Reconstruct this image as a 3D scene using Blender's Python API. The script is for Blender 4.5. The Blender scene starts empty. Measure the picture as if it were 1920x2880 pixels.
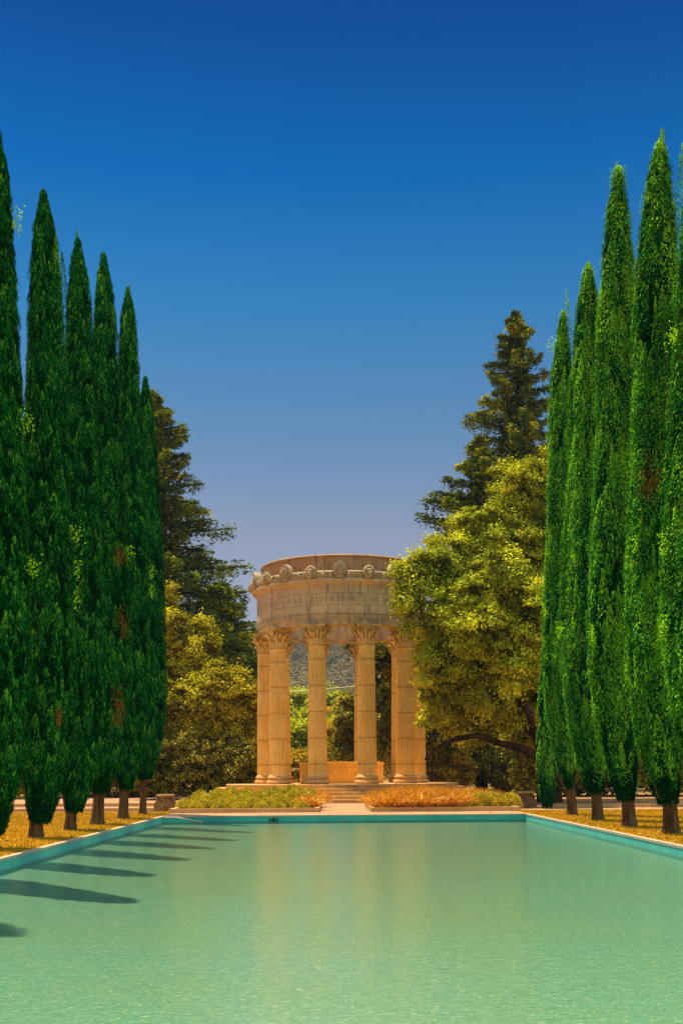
import bpy, math, random
import numpy as np
from math import sin, cos, pi, radians

random.seed(7)
RNG = np.random.default_rng(11)
SC = bpy.context.scene
COL = SC.collection

# ---------------------------------------------------------------- camera
EYE = 1.39
ROLL = 0.0070
FPX = 3233.0            # focal length in photo pixels (1920 wide)
VPX, VPY = 928.0, 2174.5
cam_d = bpy.data.cameras.new("camera")
cam = bpy.data.objects.new("camera", cam_d)
COL.objects.link(cam)
cam.location = (0, 0, EYE)
cam.rotation_mode = 'XYZ'
from mathutils import Matrix, Vector
cam.matrix_world = Matrix.Translation((0, 0, EYE)) @ Matrix.Rotation(radians(90), 4, 'X') @ Matrix.Rotation(-ROLL, 4, 'Z')
cam_d.sensor_fit = 'HORIZONTAL'
cam_d.sensor_width = 36.0
cam_d.lens = 36.0 * FPX / 1920.0
cam_d.shift_x = (960 - VPX) / 1920.0
cam_d.shift_y = (VPY - 1440) / 1920.0
cam_d.clip_start = 0.1
cam_d.clip_end = 20000
SC.camera = cam

# ---------------------------------------------------------------- world, sun, exposure
SUN = Vector((-3.4, 3.4, 14.2)).normalized()      # direction towards the sun
elev = math.asin(SUN.z)
azim = math.atan2(SUN.x, SUN.y)
world = bpy.data.worlds.new("World")
SC.world = world
world.use_nodes = True
wn, wl = world.node_tree.nodes, world.node_tree.links
wn.clear()
w_out = wn.new('ShaderNodeOutputWorld')
w_bg = wn.new('ShaderNodeBackground')
sky = wn.new('ShaderNodeTexSky')
sky.sky_type = 'NISHITA'
sky.sun_disc = False
sky.sun_elevation = elev
sky.sun_rotation = azim
sky.air_density = 1.0
sky.dust_density = 0.6
sky.ozone_density = 3.0
tc = wn.new('ShaderNodeTexCoord')
sx = wn.new('ShaderNodeSeparateXYZ')
wl.new(tc.outputs['Generated'], sx.inputs[0])
ramp = wn.new('ShaderNodeValToRGB')
cr = ramp.color_ramp
SKY_STOPS = [(0.0, (0.338, 0.256, 0.231)), (0.1, (0.317, 0.24, 0.217)), (0.199, (0.2935, 0.2223, 0.2012)), (0.28, (0.1523, 0.2019, 0.2155)), (0.377, (0.0418, 0.1819, 0.2434)), (0.462, (0.0, 0.1248, 0.2336)), (0.552, (0.0, 0.0631, 0.1652)), (0.61, (0.0, 0.055, 0.16)), (0.69, (0.45, 0.55, 0.5)), (0.8, (0.95, 0.95, 0.8)), (1.0, (1.05, 1.05, 0.85))]
cr.elements[0].position = SKY_STOPS[0][0]; cr.elements[0].color = (*SKY_STOPS[0][1], 1)
cr.elements[1].position = 1.0; cr.elements[1].color = (*SKY_STOPS[-1][1], 1)
for p, c in SKY_STOPS[1:-1]:
    e = cr.elements.new(p); e.color = (*c, 1)
wl.new(sx.outputs['Z'], ramp.inputs[0])
mul = wn.new('ShaderNodeMix'); mul.data_type = 'RGBA'; mul.blend_type = 'MULTIPLY'
mul.inputs[0].default_value = 1.0
wl.new(sky.outputs[0], mul.inputs[6]); wl.new(ramp.outputs[0], mul.inputs[7])
# added fill: unseen sky behind the viewer brightened to light the temple front
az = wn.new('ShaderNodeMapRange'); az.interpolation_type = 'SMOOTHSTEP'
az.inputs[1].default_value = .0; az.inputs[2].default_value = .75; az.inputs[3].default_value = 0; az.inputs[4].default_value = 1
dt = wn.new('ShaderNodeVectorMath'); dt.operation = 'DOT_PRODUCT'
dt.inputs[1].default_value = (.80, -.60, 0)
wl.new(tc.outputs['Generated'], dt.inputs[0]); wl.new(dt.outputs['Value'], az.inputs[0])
fill_glow = wn.new('ShaderNodeMix'); fill_glow.data_type = 'RGBA'; fill_glow.blend_type = 'MIX'
fill_glow.inputs[6].default_value = (1, 1, 1, 1); fill_glow.inputs[7].default_value = (3.8, 3.0, 2.0, 1)
wl.new(az.outputs[0], fill_glow.inputs[0])
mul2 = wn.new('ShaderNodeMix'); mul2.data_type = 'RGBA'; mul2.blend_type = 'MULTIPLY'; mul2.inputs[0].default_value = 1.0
wl.new(mul.outputs[2], mul2.inputs[6]); wl.new(fill_glow.outputs[2], mul2.inputs[7])
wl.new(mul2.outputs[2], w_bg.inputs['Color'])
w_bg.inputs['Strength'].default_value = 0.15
wl.new(w_bg.outputs[0], w_out.inputs[0])

sun_d = bpy.data.lights.new("sun", 'SUN')
sun_d.energy = 2.8
sun_d.angle = radians(0.5)
sun_d.color = (1.0, 0.84, 0.58)
sun = bpy.data.objects.new("sun", sun_d)
COL.objects.link(sun)
sun.rotation_euler = SUN.to_track_quat('Z', 'Y').to_euler()
SC.view_settings.view_transform = 'Standard'
SC.view_settings.look = 'None'
SC.view_settings.exposure = 1.5
SC.view_settings.gamma = 1.0
SC.cycles.max_bounces = 7
SC.cycles.diffuse_bounces = 4
SC.cycles.transparent_max_bounces = 8
SC.cycles.caustics_reflective = False
SC.cycles.caustics_refractive = False
SC.cycles.sample_clamp_indirect = 4.0

# ---------------------------------------------------------------- helpers
def at(vx, vy, Z):
    """a place measured on the 1568-wide view at distance Z -> (X, z)"""
    px, py = vx * 1.2245, vy * 1.2245
    dx, dy = px - VPX, VPY - py
    ux = dx * cos(ROLL) - dy * -sin(ROLL) * -1
    ux = dx + ROLL * dy
    uy = dy - ROLL * dx
    return ux * Z / FPX, EYE + uy * Z / FPX

def vr(v, Z):
    return v * 1.2245 * Z / FPX

def tag(o, label=None, cat=None, group=None, kind=None):
    if label: o['label'] = label
    if cat: o['category'] = cat
    if group: o['group'] = group
    if kind: o['kind'] = kind
    return o

def empty(name, loc, rz=0.0):
    o = bpy.data.objects.new(name, None)
    COL.objects.link(o)
    o.location = loc
    o.rotation_euler = (0, 0, rz)
    return o

class MB:
    def __init__(s):
        s.v, s.f, s.n, s.sm = [], [], 0, []
    def add(s, verts, faces, smooth=False):
        verts = np.asarray(verts, float).reshape(-1, 3)
        s.v.append(verts)
        for fc in faces:
            s.f.append([i + s.n for i in fc]); s.sm.append(smooth)
        s.n += len(verts)
        return s
    def box(s, x0, x1, y0, y1, z0, z1, M=None):
        v = np.array([(x0, y0, z0), (x1, y0, z0), (x1, y1, z0), (x0, y1, z0), (x0, y0, z1), (x1, y0, z1), (x1, y1, z1), (x0, y1, z1)], float)
        if M is not None: v = v @ np.array(M)[:3, :3].T + np.array(M)[:3, 3]
        return s.add(v, [(0, 3, 2, 1), (4, 5, 6, 7), (0, 1, 5, 4), (1, 2, 6, 5), (2, 3, 7, 6), (3, 0, 4, 7)])
    def grid(s, G, closed_u=False, closed_v=False, smooth=True, flip=False):
        """G: (nu, nv, 3)"""
        nu, nv = G.shape[:2]
        fs = []
        for i in range(nu if closed_u else nu - 1):
            for j in range(nv if closed_v else nv - 1):
                a, b = i * nv + j, ((i + 1) % nu) * nv + j
                c, d = ((i + 1) % nu) * nv + (j + 1) % nv, i * nv + (j + 1) % nv
                fs.append((a, d, c, b) if flip else (a, b, c, d))
        return s.add(G.reshape(-1, 3), fs, smooth)
    def lathe(s, prof, n=48, smooth=True, cap_top=False, cap_bot=False):
        """prof: list of (r, z) going up -> faces outward"""
        th = np.linspace(0, 2 * pi, n, endpoint=False)
        G = np.stack([np.stack([r * np.cos(th), r * np.sin(th), np.full(n, z)], 1) for r, z in prof], 0)
        n0 = s.n
        s.grid(G, closed_v=True, smooth=smooth, flip=True)
        if cap_bot: s.f.append([n0 + i for i in range(n)][::-1]); s.sm.append(False)
        if cap_top: s.f.append([n0 + (len(prof) - 1) * n + i for i in range(n)]); s.sm.append(False)
        return s
    def tube(s, pts, rads, n=8, cap=True):
        pts = [Vector(p) for p in pts]
        rings = []
        ref = Vector((0, 0, 1))
        for i, p in enumerate(pts):
            t = (pts[min(i + 1, len(pts) - 1)] - pts[max(i - 1, 0)]).normalized()
            a = t.cross(ref)
            if a.length < 1e-3: a = t.cross(Vector((1, 0, 0)))
            a.normalize(); b = a.cross(t).normalized()
            r = rads[i] if hasattr(rads, '__len__') else rads
            rings.append([p + a * (cos(k * 2 * pi / n) * r) + b * (sin(k * 2 * pi / n) * r) for k in range(n)])
        n0 = s.n
        s.grid(np.array([[tuple(q) for q in r] for r in rings]), closed_v=True, smooth=True, flip=False)
        if cap:
            s.f.append([n0 + k for k in range(n)]); s.sm.append(False)
            s.f.append([n0 + (len(pts) - 1) * n + k for k in range(n)][::-1]); s.sm.append(False)
        return s
    def mesh(s, name):
        me = bpy.data.meshes.new(name)
        me.from_pydata(np.concatenate(s.v).tolist(), [], s.f)
        me.polygons.foreach_set('use_smooth', s.sm)
        me.update()
        return me
    def build(s, name, mat, parent=None, fix=False):
        me = s.mesh(name)
        if fix:
            import bmesh
            b = bmesh.new(); b.from_mesh(me)
            bmesh.ops.recalc_face_normals(b, faces=b.faces); b.to_mesh(me); b.free()
        me.materials.append(mat)
        o = bpy.data.objects.new(name, me)
        COL.objects.link(o)
        if parent is not None: o.parent = parent
        return o

def copy_tree(o, parent=None):
    c = o.copy(); COL.objects.link(c); c.parent = parent
    for ch in list(o.children): copy_tree(ch, c)
    return c

def unit(a):
    return a / np.maximum(np.linalg.norm(a, axis=-1, keepdims=True), 1e-9)

def rdir(n):
    return unit(RNG.normal(size=(n, 3)))

class Leaves:
    """many little leaf faces in one mesh, with a per-face tint"""
    def __init__(s): s.P, s.t, s.core = [], [], None
    def add(s, P, N, U, L, W, tint):
        N = unit(N); S = unit(np.cross(U, N)); U = unit(np.cross(N, S))
        L = np.broadcast_to(L, (len(P),))[:, None]; W = np.broadcast_to(W, (len(P),))[:, None]
        A = P - U * L * .5; C = P + U * L * .5
        B = P + S * W * .5 - U * L * .08; D = P - S * W * .5 - U * L * .08
        s.P.append(np.stack([A, B, C, D], 1)); s.t.append(np.broadcast_to(tint, (len(P),)).astype(np.float32))
    def addcore(s, G, tint=.4):
        """closed-ring grid (nu, nv, 3) as quads"""
        a = G[:-1]; b = G[1:]
        Q = np.stack([a, np.roll(a, -1, 1), np.roll(b, -1, 1), b], 2).reshape(-1, 4, 3)
        s.P.append(Q); s.t.append(np.full(len(Q), tint, np.float32))
    def build(s, name, mat, parent=None):
        Q = np.concatenate(s.P).astype(np.float32); t = np.concatenate(s.t)
        n = len(Q)
        me = bpy.data.meshes.new(name)
        me.vertices.add(n * 4); me.vertices.foreach_set('co', Q.ravel())
        me.loops.add(n * 4); me.loops.foreach_set('vertex_index', np.arange(n * 4, dtype=np.int32))
        me.polygons.add(n); me.polygons.foreach_set('loop_start', np.arange(0, n * 4, 4, dtype=np.int32))
        me.update(calc_edges=True)
        at_ = me.attributes.new('tint', 'FLOAT', 'FACE'); at_.data.foreach_set('value', t)
        me.materials.append(mat)
        o = bpy.data.objects.new(name, me); COL.objects.link(o)
        if parent is not None: o.parent = parent
        return o

# ---------------------------------------------------------------- materials
class NT:
    def __init__(s, name):
        s.m = bpy.data.materials.new(name); s.m.use_nodes = True
        s.t = s.m.node_tree; s.n = s.t.nodes; s.l = s.t.links; s.n.clear()
        s.out = s.n.new('ShaderNodeOutputMaterial')
    def new(s, t, **kw):
        q = s.n.new(t)
        for k, v in kw.items(): setattr(q, k, v)
        return q
    def put(s, sock, v):
        if hasattr(v, 'links') or isinstance(v, bpy.types.NodeSocket): s.l.new(v, sock)
        elif isinstance(v, (tuple, list)) and len(v) == 3 and sock.type == 'RGBA': sock.default_value = (*v, 1)
        else: sock.default_value = v
    def math(s, op, a, b=0.0, c=None, clamp=False):
        q = s.new('ShaderNodeMath', operation=op, use_clamp=clamp)
        s.put(q.inputs[0], a); s.put(q.inputs[1], b)
        if c is not None: s.put(q.inputs[2], c)
        return q.outputs[0]
    def mix(s, f, a, b, mode='MIX'):
        q = s.new('ShaderNodeMix', data_type='RGBA', blend_type=mode)
        s.put(q.inputs[0], f); s.put(q.inputs[6], a); s.put(q.inputs[7], b)
        return q.outputs[2]
    def co(s, kind='Object'):
        return s.new('ShaderNodeTexCoord').outputs[kind]
    def noise(s, co, scale, detail=4, rough=.55, out='Fac', dist=0.0):
        q = s.new('ShaderNodeTexNoise'); s.put(q.inputs['Vector'], co)
        q.inputs['Scale'].default_value = scale; q.inputs['Detail'].default_value = detail
        q.inputs['Roughness'].default_value = rough; q.inputs['Distortion'].default_value = dist
        return q.outputs[out]
    def scale(s, co, v):
        q = s.new('ShaderNodeMapping'); s.put(q.inputs['Vector'], co); q.inputs['Scale'].default_value = v
        return q.outputs[0]
    def remap(s, v, a, b, c=0.0, d=1.0, smooth=False):
        q = s.new('ShaderNodeMapRange', clamp=True)
        if smooth: q.interpolation_type = 'SMOOTHSTEP'
        s.put(q.inputs[0], v)
        for i, k in enumerate((a, b, c, d)): q.inputs[i + 1].default_value = k
        return q.outputs[0]
    def bump(s, h, strength=.5, dist=.02):
        q = s.new('ShaderNodeBump'); s.put(q.inputs['Height'], h)
        q.inputs['Strength'].default_value = strength; q.inputs['Distance'].default_value = dist
        return q.outputs[0]
    def principled(s, color, rough=.8, normal=None, spec=.3, **kw):
        q = s.new('ShaderNodeBsdfPrincipled')
        s.put(q.inputs['Base Color'], color); s.put(q.inputs['Roughness'], rough)
        q.inputs['Specular IOR Level'].default_value = spec
        if normal is not None: s.l.new(normal, q.inputs['Normal'])
        s.l.new(q.outputs[0], s.out.inputs[0])
        return q

def stone_mat(name, base, dark, light, joint=None, bump=.5, streak=.35, joints_z=None):
    m = NT(name); co = m.co()
    n1 = m.noise(co, 1.3, 5); n2 = m.noise(co, 9, 5); n3 = m.noise(m.scale(co, (3.2, 3.2, .35)), 2.2, 4)
    c = m.mix(m.remap(n1, .35, .7), base, light)
    c = m.mix(m.math('MULTIPLY', m.remap(n3, .52, .72), streak), c, dark)
    c = m.mix(m.math('MULTIPLY', m.remap(n2, .5, .8), .5), c, dark)
    h = m.math('ADD', m.math('MULTIPLY', n2, .5), m.math('MULTIPLY', m.noise(co, 45, 3), .3))
    if joints_z:
        z0, step = joints_z
        z = m.new('ShaderNodeSeparateXYZ'); m.l.new(co, z.inputs[0])
        wob = m.math('MULTIPLY', m.math('SUBTRACT', m.noise(co, 14, 2), .5), .03)
        fr = m.math('FRACT', m.math('DIVIDE', m.math('ADD', m.math('SUBTRACT', z.outputs['Z'], z0), wob), step))
        dd = m.math('MINIMUM', fr, m.math('SUBTRACT', 1.0, fr))
        k = m.remap(dd, .012, .028, 1, 0)
        k2 = m.math('MULTIPLY', m.remap(dd, .0, .09, 1, 0), m.remap(n2, .4, .7))
        c = m.mix(m.math('MULTIPLY', k, .55), c, dark)
        c = m.mix(m.math('MULTIPLY', k2, .35), c, dark)
        h = m.math('SUBTRACT', h, k)
    m.principled(c, .85, m.bump(h, bump, .012), .2)
    return m.m

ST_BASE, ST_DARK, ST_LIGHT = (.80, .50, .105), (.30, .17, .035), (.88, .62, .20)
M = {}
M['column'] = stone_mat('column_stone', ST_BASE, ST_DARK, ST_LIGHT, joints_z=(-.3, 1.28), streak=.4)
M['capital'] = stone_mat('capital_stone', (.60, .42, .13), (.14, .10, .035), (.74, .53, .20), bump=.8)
M['step'] = stone_mat('step_stone', (.60, .33, .10), (.26, .13, .035), (.72, .43, .16))
M['well'] = stone_mat('well_stone', (.80, .43, .06), (.42, .21, .04), (.88, .50, .10))
M['carving'] = stone_mat('carving_stone', (.42, .31, .15), (.08, .06, .035), (.62, .46, .25), bump=.9)
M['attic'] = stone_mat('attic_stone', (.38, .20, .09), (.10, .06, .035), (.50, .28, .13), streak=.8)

def entab_mat():
    m = NT('entablature_stone'); co = m.co()
    s = m.new('ShaderNodeSeparateXYZ'); m.l.new(co, s.inputs[0])
    wob = m.math('MULTIPLY', m.math('SUBTRACT', m.noise(co, 7, 2), .5), .03)
    ang = m.math('ADD', m.math('ARCTAN2', s.outputs['X'], m.math('MULTIPLY', s.outputs['Y'], -1.0)), pi)
    z = m.math('ADD', s.outputs['Z'], wob)
    row = m.math('ADD', m.math('ADD', m.math('GREATER_THAN', z, 9.12), m.math('GREATER_THAN', z, 9.55)), m.math('GREATER_THAN', z, 10.12))
    u = m.math('ADD', m.math('MULTIPLY', ang, 28 / (2 * pi)), m.math('MULTIPLY', row, .5))
    u = m.math('ADD', u, .15)
    fr = m.math('FRACT', m.math('ADD', u, m.math('MULTIPLY', wob, .8)))
    du = m.math('MULTIPLY', m.math('MINIMUM', fr, m.math('SUBTRACT', 1.0, fr)), .976)
    dz = m.math('MINIMUM', m.math('MINIMUM', m.math('ABSOLUTE', m.math('SUBTRACT', z, 9.12)), m.math('ABSOLUTE', m.math('SUBTRACT', z, 9.55))), m.math('ABSOLUTE', m.math('SUBTRACT', z, 10.12)))
    outer = m.math('GREATER_THAN', m.math('ADD', m.math('POWER', s.outputs['X'], 2.0), m.math('POWER', s.outputs['Y'], 2.0)), 16.5)
    d = m.math('MINIMUM', du, dz)
    k = m.math('MULTIPLY', m.math('MULTIPLY', m.remap(d, .006, .016, 1, 0), outer), m.math('GREATER_THAN', z, 9.09))
    wnz = m.new('ShaderNodeTexWhiteNoise', noise_dimensions='2D')
    cmb = m.new('ShaderNodeCombineXYZ')
    m.l.new(m.math('FLOOR', m.math('ADD', u, m.math('MULTIPLY', wob, .8))), cmb.inputs[0]); m.l.new(row, cmb.inputs[1]); m.l.new(cmb.outputs[0], wnz.inputs['Vector'])
    n1 = m.noise(co, 1.1, 5); n2 = m.noise(co, 11, 5)
    c = m.mix(wnz.outputs['Value'], (.58, .42, .21), (.68, .49, .25))
    c = m.mix(m.remap(n1, .42, .7), c, (.48, .36, .20))
    c = m.mix(m.math('MULTIPLY', m.remap(n2, .5, .75), .4), c, (.16, .12, .075))
    n3 = m.noise(m.scale(co, (2.4, 2.4, .5)), 1.8, 5)
    c = m.mix(m.math('MULTIPLY', m.remap(n3, .55, .68), .5), c, (.13, .115, .085))
    jn = m.remap(m.noise(co, 1.7, 3), .4, .62, .18, .8)
    c = m.mix(m.math('MULTIPLY', k, jn), c, (.07, .05, .035))
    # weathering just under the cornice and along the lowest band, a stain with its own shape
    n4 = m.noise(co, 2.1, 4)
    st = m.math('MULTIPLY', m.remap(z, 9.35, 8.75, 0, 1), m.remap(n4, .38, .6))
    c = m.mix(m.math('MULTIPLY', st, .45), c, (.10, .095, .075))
    h = m.math('SUBTRACT', m.math('MULTIPLY', n2, .6), k)
    m.principled(c, .85, m.bump(h, .6, .012), .2)
    return m.m
M['entab'] = entab_mat()
M['letter'] = stone_mat('engraving_stone', (.27, .18, .085), (.16, .10, .05), (.33, .22, .10), bump=.2)

def leaf_mat(name, c0, c1, c2, trans=.3, brown=None, nscale=.9, tr_col=None, gloss=.06, hi=(.6, 1.0), nw=.4):
    m = NT(name); co = m.co()
    a = m.new('ShaderNodeAttribute', attribute_name='tint', attribute_type='GEOMETRY').outputs['Fac']
    n = m.noise(co, nscale, 3)
    f = m.math('ADD', m.math('MULTIPLY', a, 1 - nw), m.math('MULTIPLY', m.remap(n, .3, .7), nw))
    c = m.mix(m.remap(f, .1, .65), c0, c1)
    c = m.mix(m.remap(f, *hi), c, c2)
    if brown:
        c = m.mix(m.math('GREATER_THAN', a, 1.5), c, brown)
    d = m.new('ShaderNodeBsdfDiffuse'); m.put(d.inputs['Color'], c)
    t = m.new('ShaderNodeBsdfTranslucent'); m.put(t.inputs['Color'], m.mix(1.0, c, tr_col or (1.0, 1.0, .5), 'MULTIPLY'))
    mx = m.new('ShaderNodeMixShader'); mx.inputs[0].default_value = trans
    m.l.new(d.outputs[0], mx.inputs[1]); m.l.new(t.outputs[0], mx.inputs[2])
    g = m.new('ShaderNodeBsdfGlossy'); g.inputs['Roughness'].default_value = .45; g.inputs['Color'].default_value = (1, .95, .5, 1)
    mx2 = m.new('ShaderNodeMixShader'); mx2.inputs[0].default_value = gloss
    m.l.new(mx.outputs[0], mx2.inputs[1]); m.l.new(g.outputs[0], mx2.inputs[2])
    m.l.new(mx2.outputs[0], m.out.inputs[0])
    return m.m
M['cypress'] = leaf_mat('cypress_foliage', (.001, .018, .003), (.014, .31, .034), (.52, .90, .015), .2, brown=(.45, .15, .02), nscale=1.2, gloss=.0, hi=(.42, .95), nw=.15)
M['oak'] = leaf_mat('oak_foliage', (.03, .06, .002), (.52, .53, .012), (1.0, .93, .04), .18, gloss=.01)
M['goldoak'] = leaf_mat('golden_oak_foliage', (.07, .065, .002), (.52, .45, .009), (1.0, .84, .02), .18, gloss=.01)
M['redwood'] = leaf_mat('redwood_foliage', (.02, .05, .006), (.20, .25, .010), (.95, .78, .015), .22, gloss=.01)
M['laurel'] = leaf_mat('laurel_foliage', (.05, .07, .004), (.28, .25, .008), (.85, .66, .05), .35, gloss=.02)
M['farleaf'] = leaf_mat('far_foliage', (.20, .15, .006), (.58, .38, .008), (.90, .58, .02), .35, gloss=.01)
M['hillwood'] = leaf_mat('hill_foliage', (.14, .11, .045), (.22, .17, .055), (.34, .27, .07), .1, nscale=.02, gloss=.0)
M['mound'] = leaf_mat('mound_foliage', (.20, .18, .008), (.64, .48, .010), (.98, .74, .02), .3, nscale=3, gloss=.03)
M['drygrass'] = leaf_mat('dry_grass', (.28, .15, .01), (.70, .27, .012), (.85, .44, .03), .25, nscale=1.4, gloss=.03)

def bark_mat(name, c0, c1):
    m = NT(name); co = m.co()
    n = m.noise(m.scale(co, (9, 9, 1.2)), 2, 5); n2 = m.noise(co, 1.5, 3)
    c = m.mix(m.remap(n, .35, .65), c0, c1)
    c = m.mix(m.math('MULTIPLY', m.remap(n2, .4, .7), .3), c, (.16, .11, .05))
    m.principled(c, .9, m.bump(n, .9, .04), .1)
    return m.m
M['bark'] = bark_mat('cypress_bark', (.035, .018, .006), (.17, .10, .032))
M['darkbark'] = bark_mat('dark_bark', (.012, .008, .003), (.06, .035, .012))

def grass_mat():
    m = NT('lawn_grass'); co = m.co()
    n1 = m.noise(co, .45, 5); n2 = m.noise(co, 6, 5); n3 = m.noise(co, 40, 3)
    c = m.mix(m.remap(n1, .35, .65), (.36, .24, .010), (.58, .27, .010))
    c = m.mix(m.math('MULTIPLY', m.remap(n2, .45, .7), .7), c, (.62, .22, .01))
    c = m.mix(m.math('MULTIPLY', m.remap(n3, .45, .75), .4), c, (.22, .18, .01))
    m.principled(c, .9, m.bump(m.math('ADD', n3, n2), .9, .05), .05)
    return m.m
M['lawn'] = grass_mat()
M['blade'] = leaf_mat('lawn_blades', (.28, .22, .012), (.58, .32, .014), (.70, .30, .02), .3, nscale=.5, gloss=.0)

def ground_mat():
    m = NT('ground_earth'); co = m.co()
    n1 = m.noise(co, .12, 5); n2 = m.noise(co, 2, 5)
    c = m.mix(m.remap(n1, .35, .65), (.20, .12, .03), (.42, .22, .07))
    c = m.mix(m.math('MULTIPLY', m.remap(n2, .45, .7), .6), c, (.12, .08, .02))
    m.principled(c, .95, m.bump(n2, .8, .1), .05)
    return m.m
M['ground'] = ground_mat()

def plaza_mat(name, c0, c1, c2, brick=1.8):
    m = NT(name); co = m.co()
    n1 = m.noise(co, .8, 5); n2 = m.noise(co, 14, 4)
    c = m.mix(m.remap(n1, .35, .7), c0, c1)
    c = m.mix(m.math('MULTIPLY', m.remap(n2, .5, .75), .45), c, c2)
    b = m.new('ShaderNodeTexBrick'); m.put(b.inputs['Vector'], co)
    b.inputs['Scale'].default_value = 1.0; b.inputs['Brick Width'].default_value = brick; b.inputs['Row Height'].default_value = brick
    b.inputs['Mortar Size'].default_value = .012; b.offset = 0
    c = m.mix(m.math('MULTIPLY', b.outputs['Fac'], .6), c, c2)
    m.principled(c, .8, m.bump(n2, .3, .006), .25)
    return m.m
M['plaza'] = plaza_mat('plaza_concrete', (.39, .20, .085), (.45, .235, .115), (.26, .13, .05))
M['kerb'] = plaza_mat('kerb_concrete', (.52, .31, .10), (.62, .40, .16), (.28, .16, .06), 1.5)
M['coping'] = plaza_mat('coping_concrete', (.42, .35, .25), (.50, .41, .29), (.26, .21, .15), 1.5)

def pool_mat(name, c0, c1, c2):
    m = NT(name); co = m.co()
    n1 = m.noise(co, .35, 5); n2 = m.noise(co, 5, 4)
    c = m.mix(m.remap(n1, .35, .7), c0, c1)
    c = m.mix(m.math('MULTIPLY', m.remap(n2, .5, .75), .35), c, c2)
    m.principled(c, .7, None, .2)
    return m.m
def wall_mat():
    m = NT('pool_wall_paint'); co = m.co()
    n1 = m.noise(m.scale(co, (1, 1, .4)), 1.6, 5); n2 = m.noise(m.scale(co, (6, 6, .8)), 1.5, 4); n3 = m.noise(co, 9, 4)
    s_ = m.new('ShaderNodeSeparateXYZ'); m.l.new(co, s_.inputs[0])
    c = m.mix(m.remap(n1, .35, .7), (.02, .40, .38), (.07, .48, .42))
    c = m.mix(m.math('MULTIPLY', m.remap(n2, .52, .72), .4), c, (.12, .36, .27))
    wl2 = m.math('MULTIPLY', m.remap(m.math('ADD', s_.outputs['Z'], m.math('MULTIPLY', n3, .03)), -.15, -.19, 0, 1), m.remap(n3, .3, .6, .35, .9))
    c = m.mix(wl2, c, (.12, .26, .16))
    m.principled(c, .6, m.bump(n3, .3, .01), .3)
    return m.m
M['poolwall'] = wall_mat()
def floor_mat():
    m = NT('pool_floor_paint_glints'); co = m.co()
    n1 = m.noise(co, .22, 4); n2 = m.noise(m.scale(co, (1, 1.7, 1)), 8, 4, .65); n3 = m.noise(m.scale(co, (1, 1.3, 1)), 26, 4, .7); n4 = m.noise(m.scale(co, (1, 1.2, 1)), 24, 2, .5)
    c = m.mix(m.remap(n1, .35, .68), (.19, .345, .245), (.225, .33, .185))
    c = m.mix(m.math('MULTIPLY', m.remap(n3, .48, .64), .8), c, (.07, .23, .17))  # paint mottling, with the water's ripple dapple put into its colour
    c = m.mix(m.math('MULTIPLY', m.remap(n2, .48, .66), .5), c, (.10, .24, .13))
    c = m.mix(m.math('MULTIPLY', m.remap(n4, .60, .70), .55), c, (.62, .60, .34))  # pale flecks: water glints painted into the floor colour
    h = m.math('ADD', m.math('MULTIPLY', n2, .6), m.math('MULTIPLY', n3, .5))
    m.principled(c, .8, m.bump(h, .7, .03), .1)
    return m.m
M['poolfloor'] = floor_mat()

def water_mat():
    m = NT('pool_water'); co = m.co()
    n1 = m.noise(m.scale(co, (1.0, 1.6, 1)), 7, 3, .6)
    n2 = m.noise(m.scale(co, (1.0, 1.7, 1)), 26, 2, .6)
    n0 = m.noise(co, .9, 2)
    h = m.math('ADD', m.math('ADD', m.math('MULTIPLY', n1, 1.0), m.math('MULTIPLY', n2, .45)), m.math('MULTIPLY', n0, .8))
    b = m.bump(h, .2, .03)
    tr = m.new('ShaderNodeBsdfTransparent'); tr.inputs['Color'].default_value = (.86, .97, .90, 1)
    g = m.new('ShaderNodeBsdfGlossy'); g.inputs['Roughness'].default_value = .06; m.l.new(b, g.inputs['Normal'])
    g.inputs['Color'].default_value = (.9, .9, .9, 1)
    fr = m.new('ShaderNodeFresnel'); fr.inputs['IOR'].default_value = 1.38; m.l.new(b, fr.inputs['Normal'])
    mx = m.new('ShaderNodeMixShader'); m.l.new(m.math('MULTIPLY', fr.outputs[0], 1.0), mx.inputs[0])
    m.l.new(tr.outputs[0], mx.inputs[1]); m.l.new(g.outputs[0], mx.inputs[2])
    m.l.new(mx.outputs[0], m.out.inputs[0])
    return m.m
M['water'] = water_mat()

def plain(name, c, rough=.6, metal=0.0):
    m = NT(name); co = m.co()
    n = m.noise(co, 12, 3)
    q = m.principled(m.mix(m.remap(n, .3, .7), tuple(x * .75 for x in c), c), rough)
    q.inputs['Metallic'].default_value = metal
    return m.m
M['iron'] = plain('black_iron', (.012, .012, .012), .5, .3)
M['rail'] = plain('pale_rail', (.62, .50, .34), .5)
M['cable'] = plain('power_cable', (.60, .42, .28), .5)
M['palecable'] = plain('bright_cable', (.95, .75, .45), .4)

def rubble_mat():
    m = NT('rubble_stone'); co = m.co()
    v = m.new('ShaderNodeTexVoronoi', feature='DISTANCE_TO_EDGE'); m.put(v.inputs['Vector'], co); v.inputs['Scale'].default_value = 4.5
    v2 = m.new('ShaderNodeTexVoronoi'); m.put(v2.inputs['Vector'], co); v2.inputs['Scale'].default_value = 4.5
    s = m.new('ShaderNodeSeparateColor'); m.l.new(v2.outputs['Color'], s.inputs[0])
    c = m.mix(s.outputs[0], (.14, .07, .025), (.36, .19, .06))
    c = m.mix(m.math('MULTIPLY', m.remap(m.noise(co, 12, 4), .4, .7), .5), c, (.08, .05, .03))
    k = m.remap(v.outputs['Distance'], .02, .07, 1, 0)
    c = m.mix(k, c, (.50, .30, .11))
    m.principled(c, .9, m.bump(m.math('SUBTRACT', m.noise(co, 10, 4), k), .9, .05), .1)
    return m.m
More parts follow.
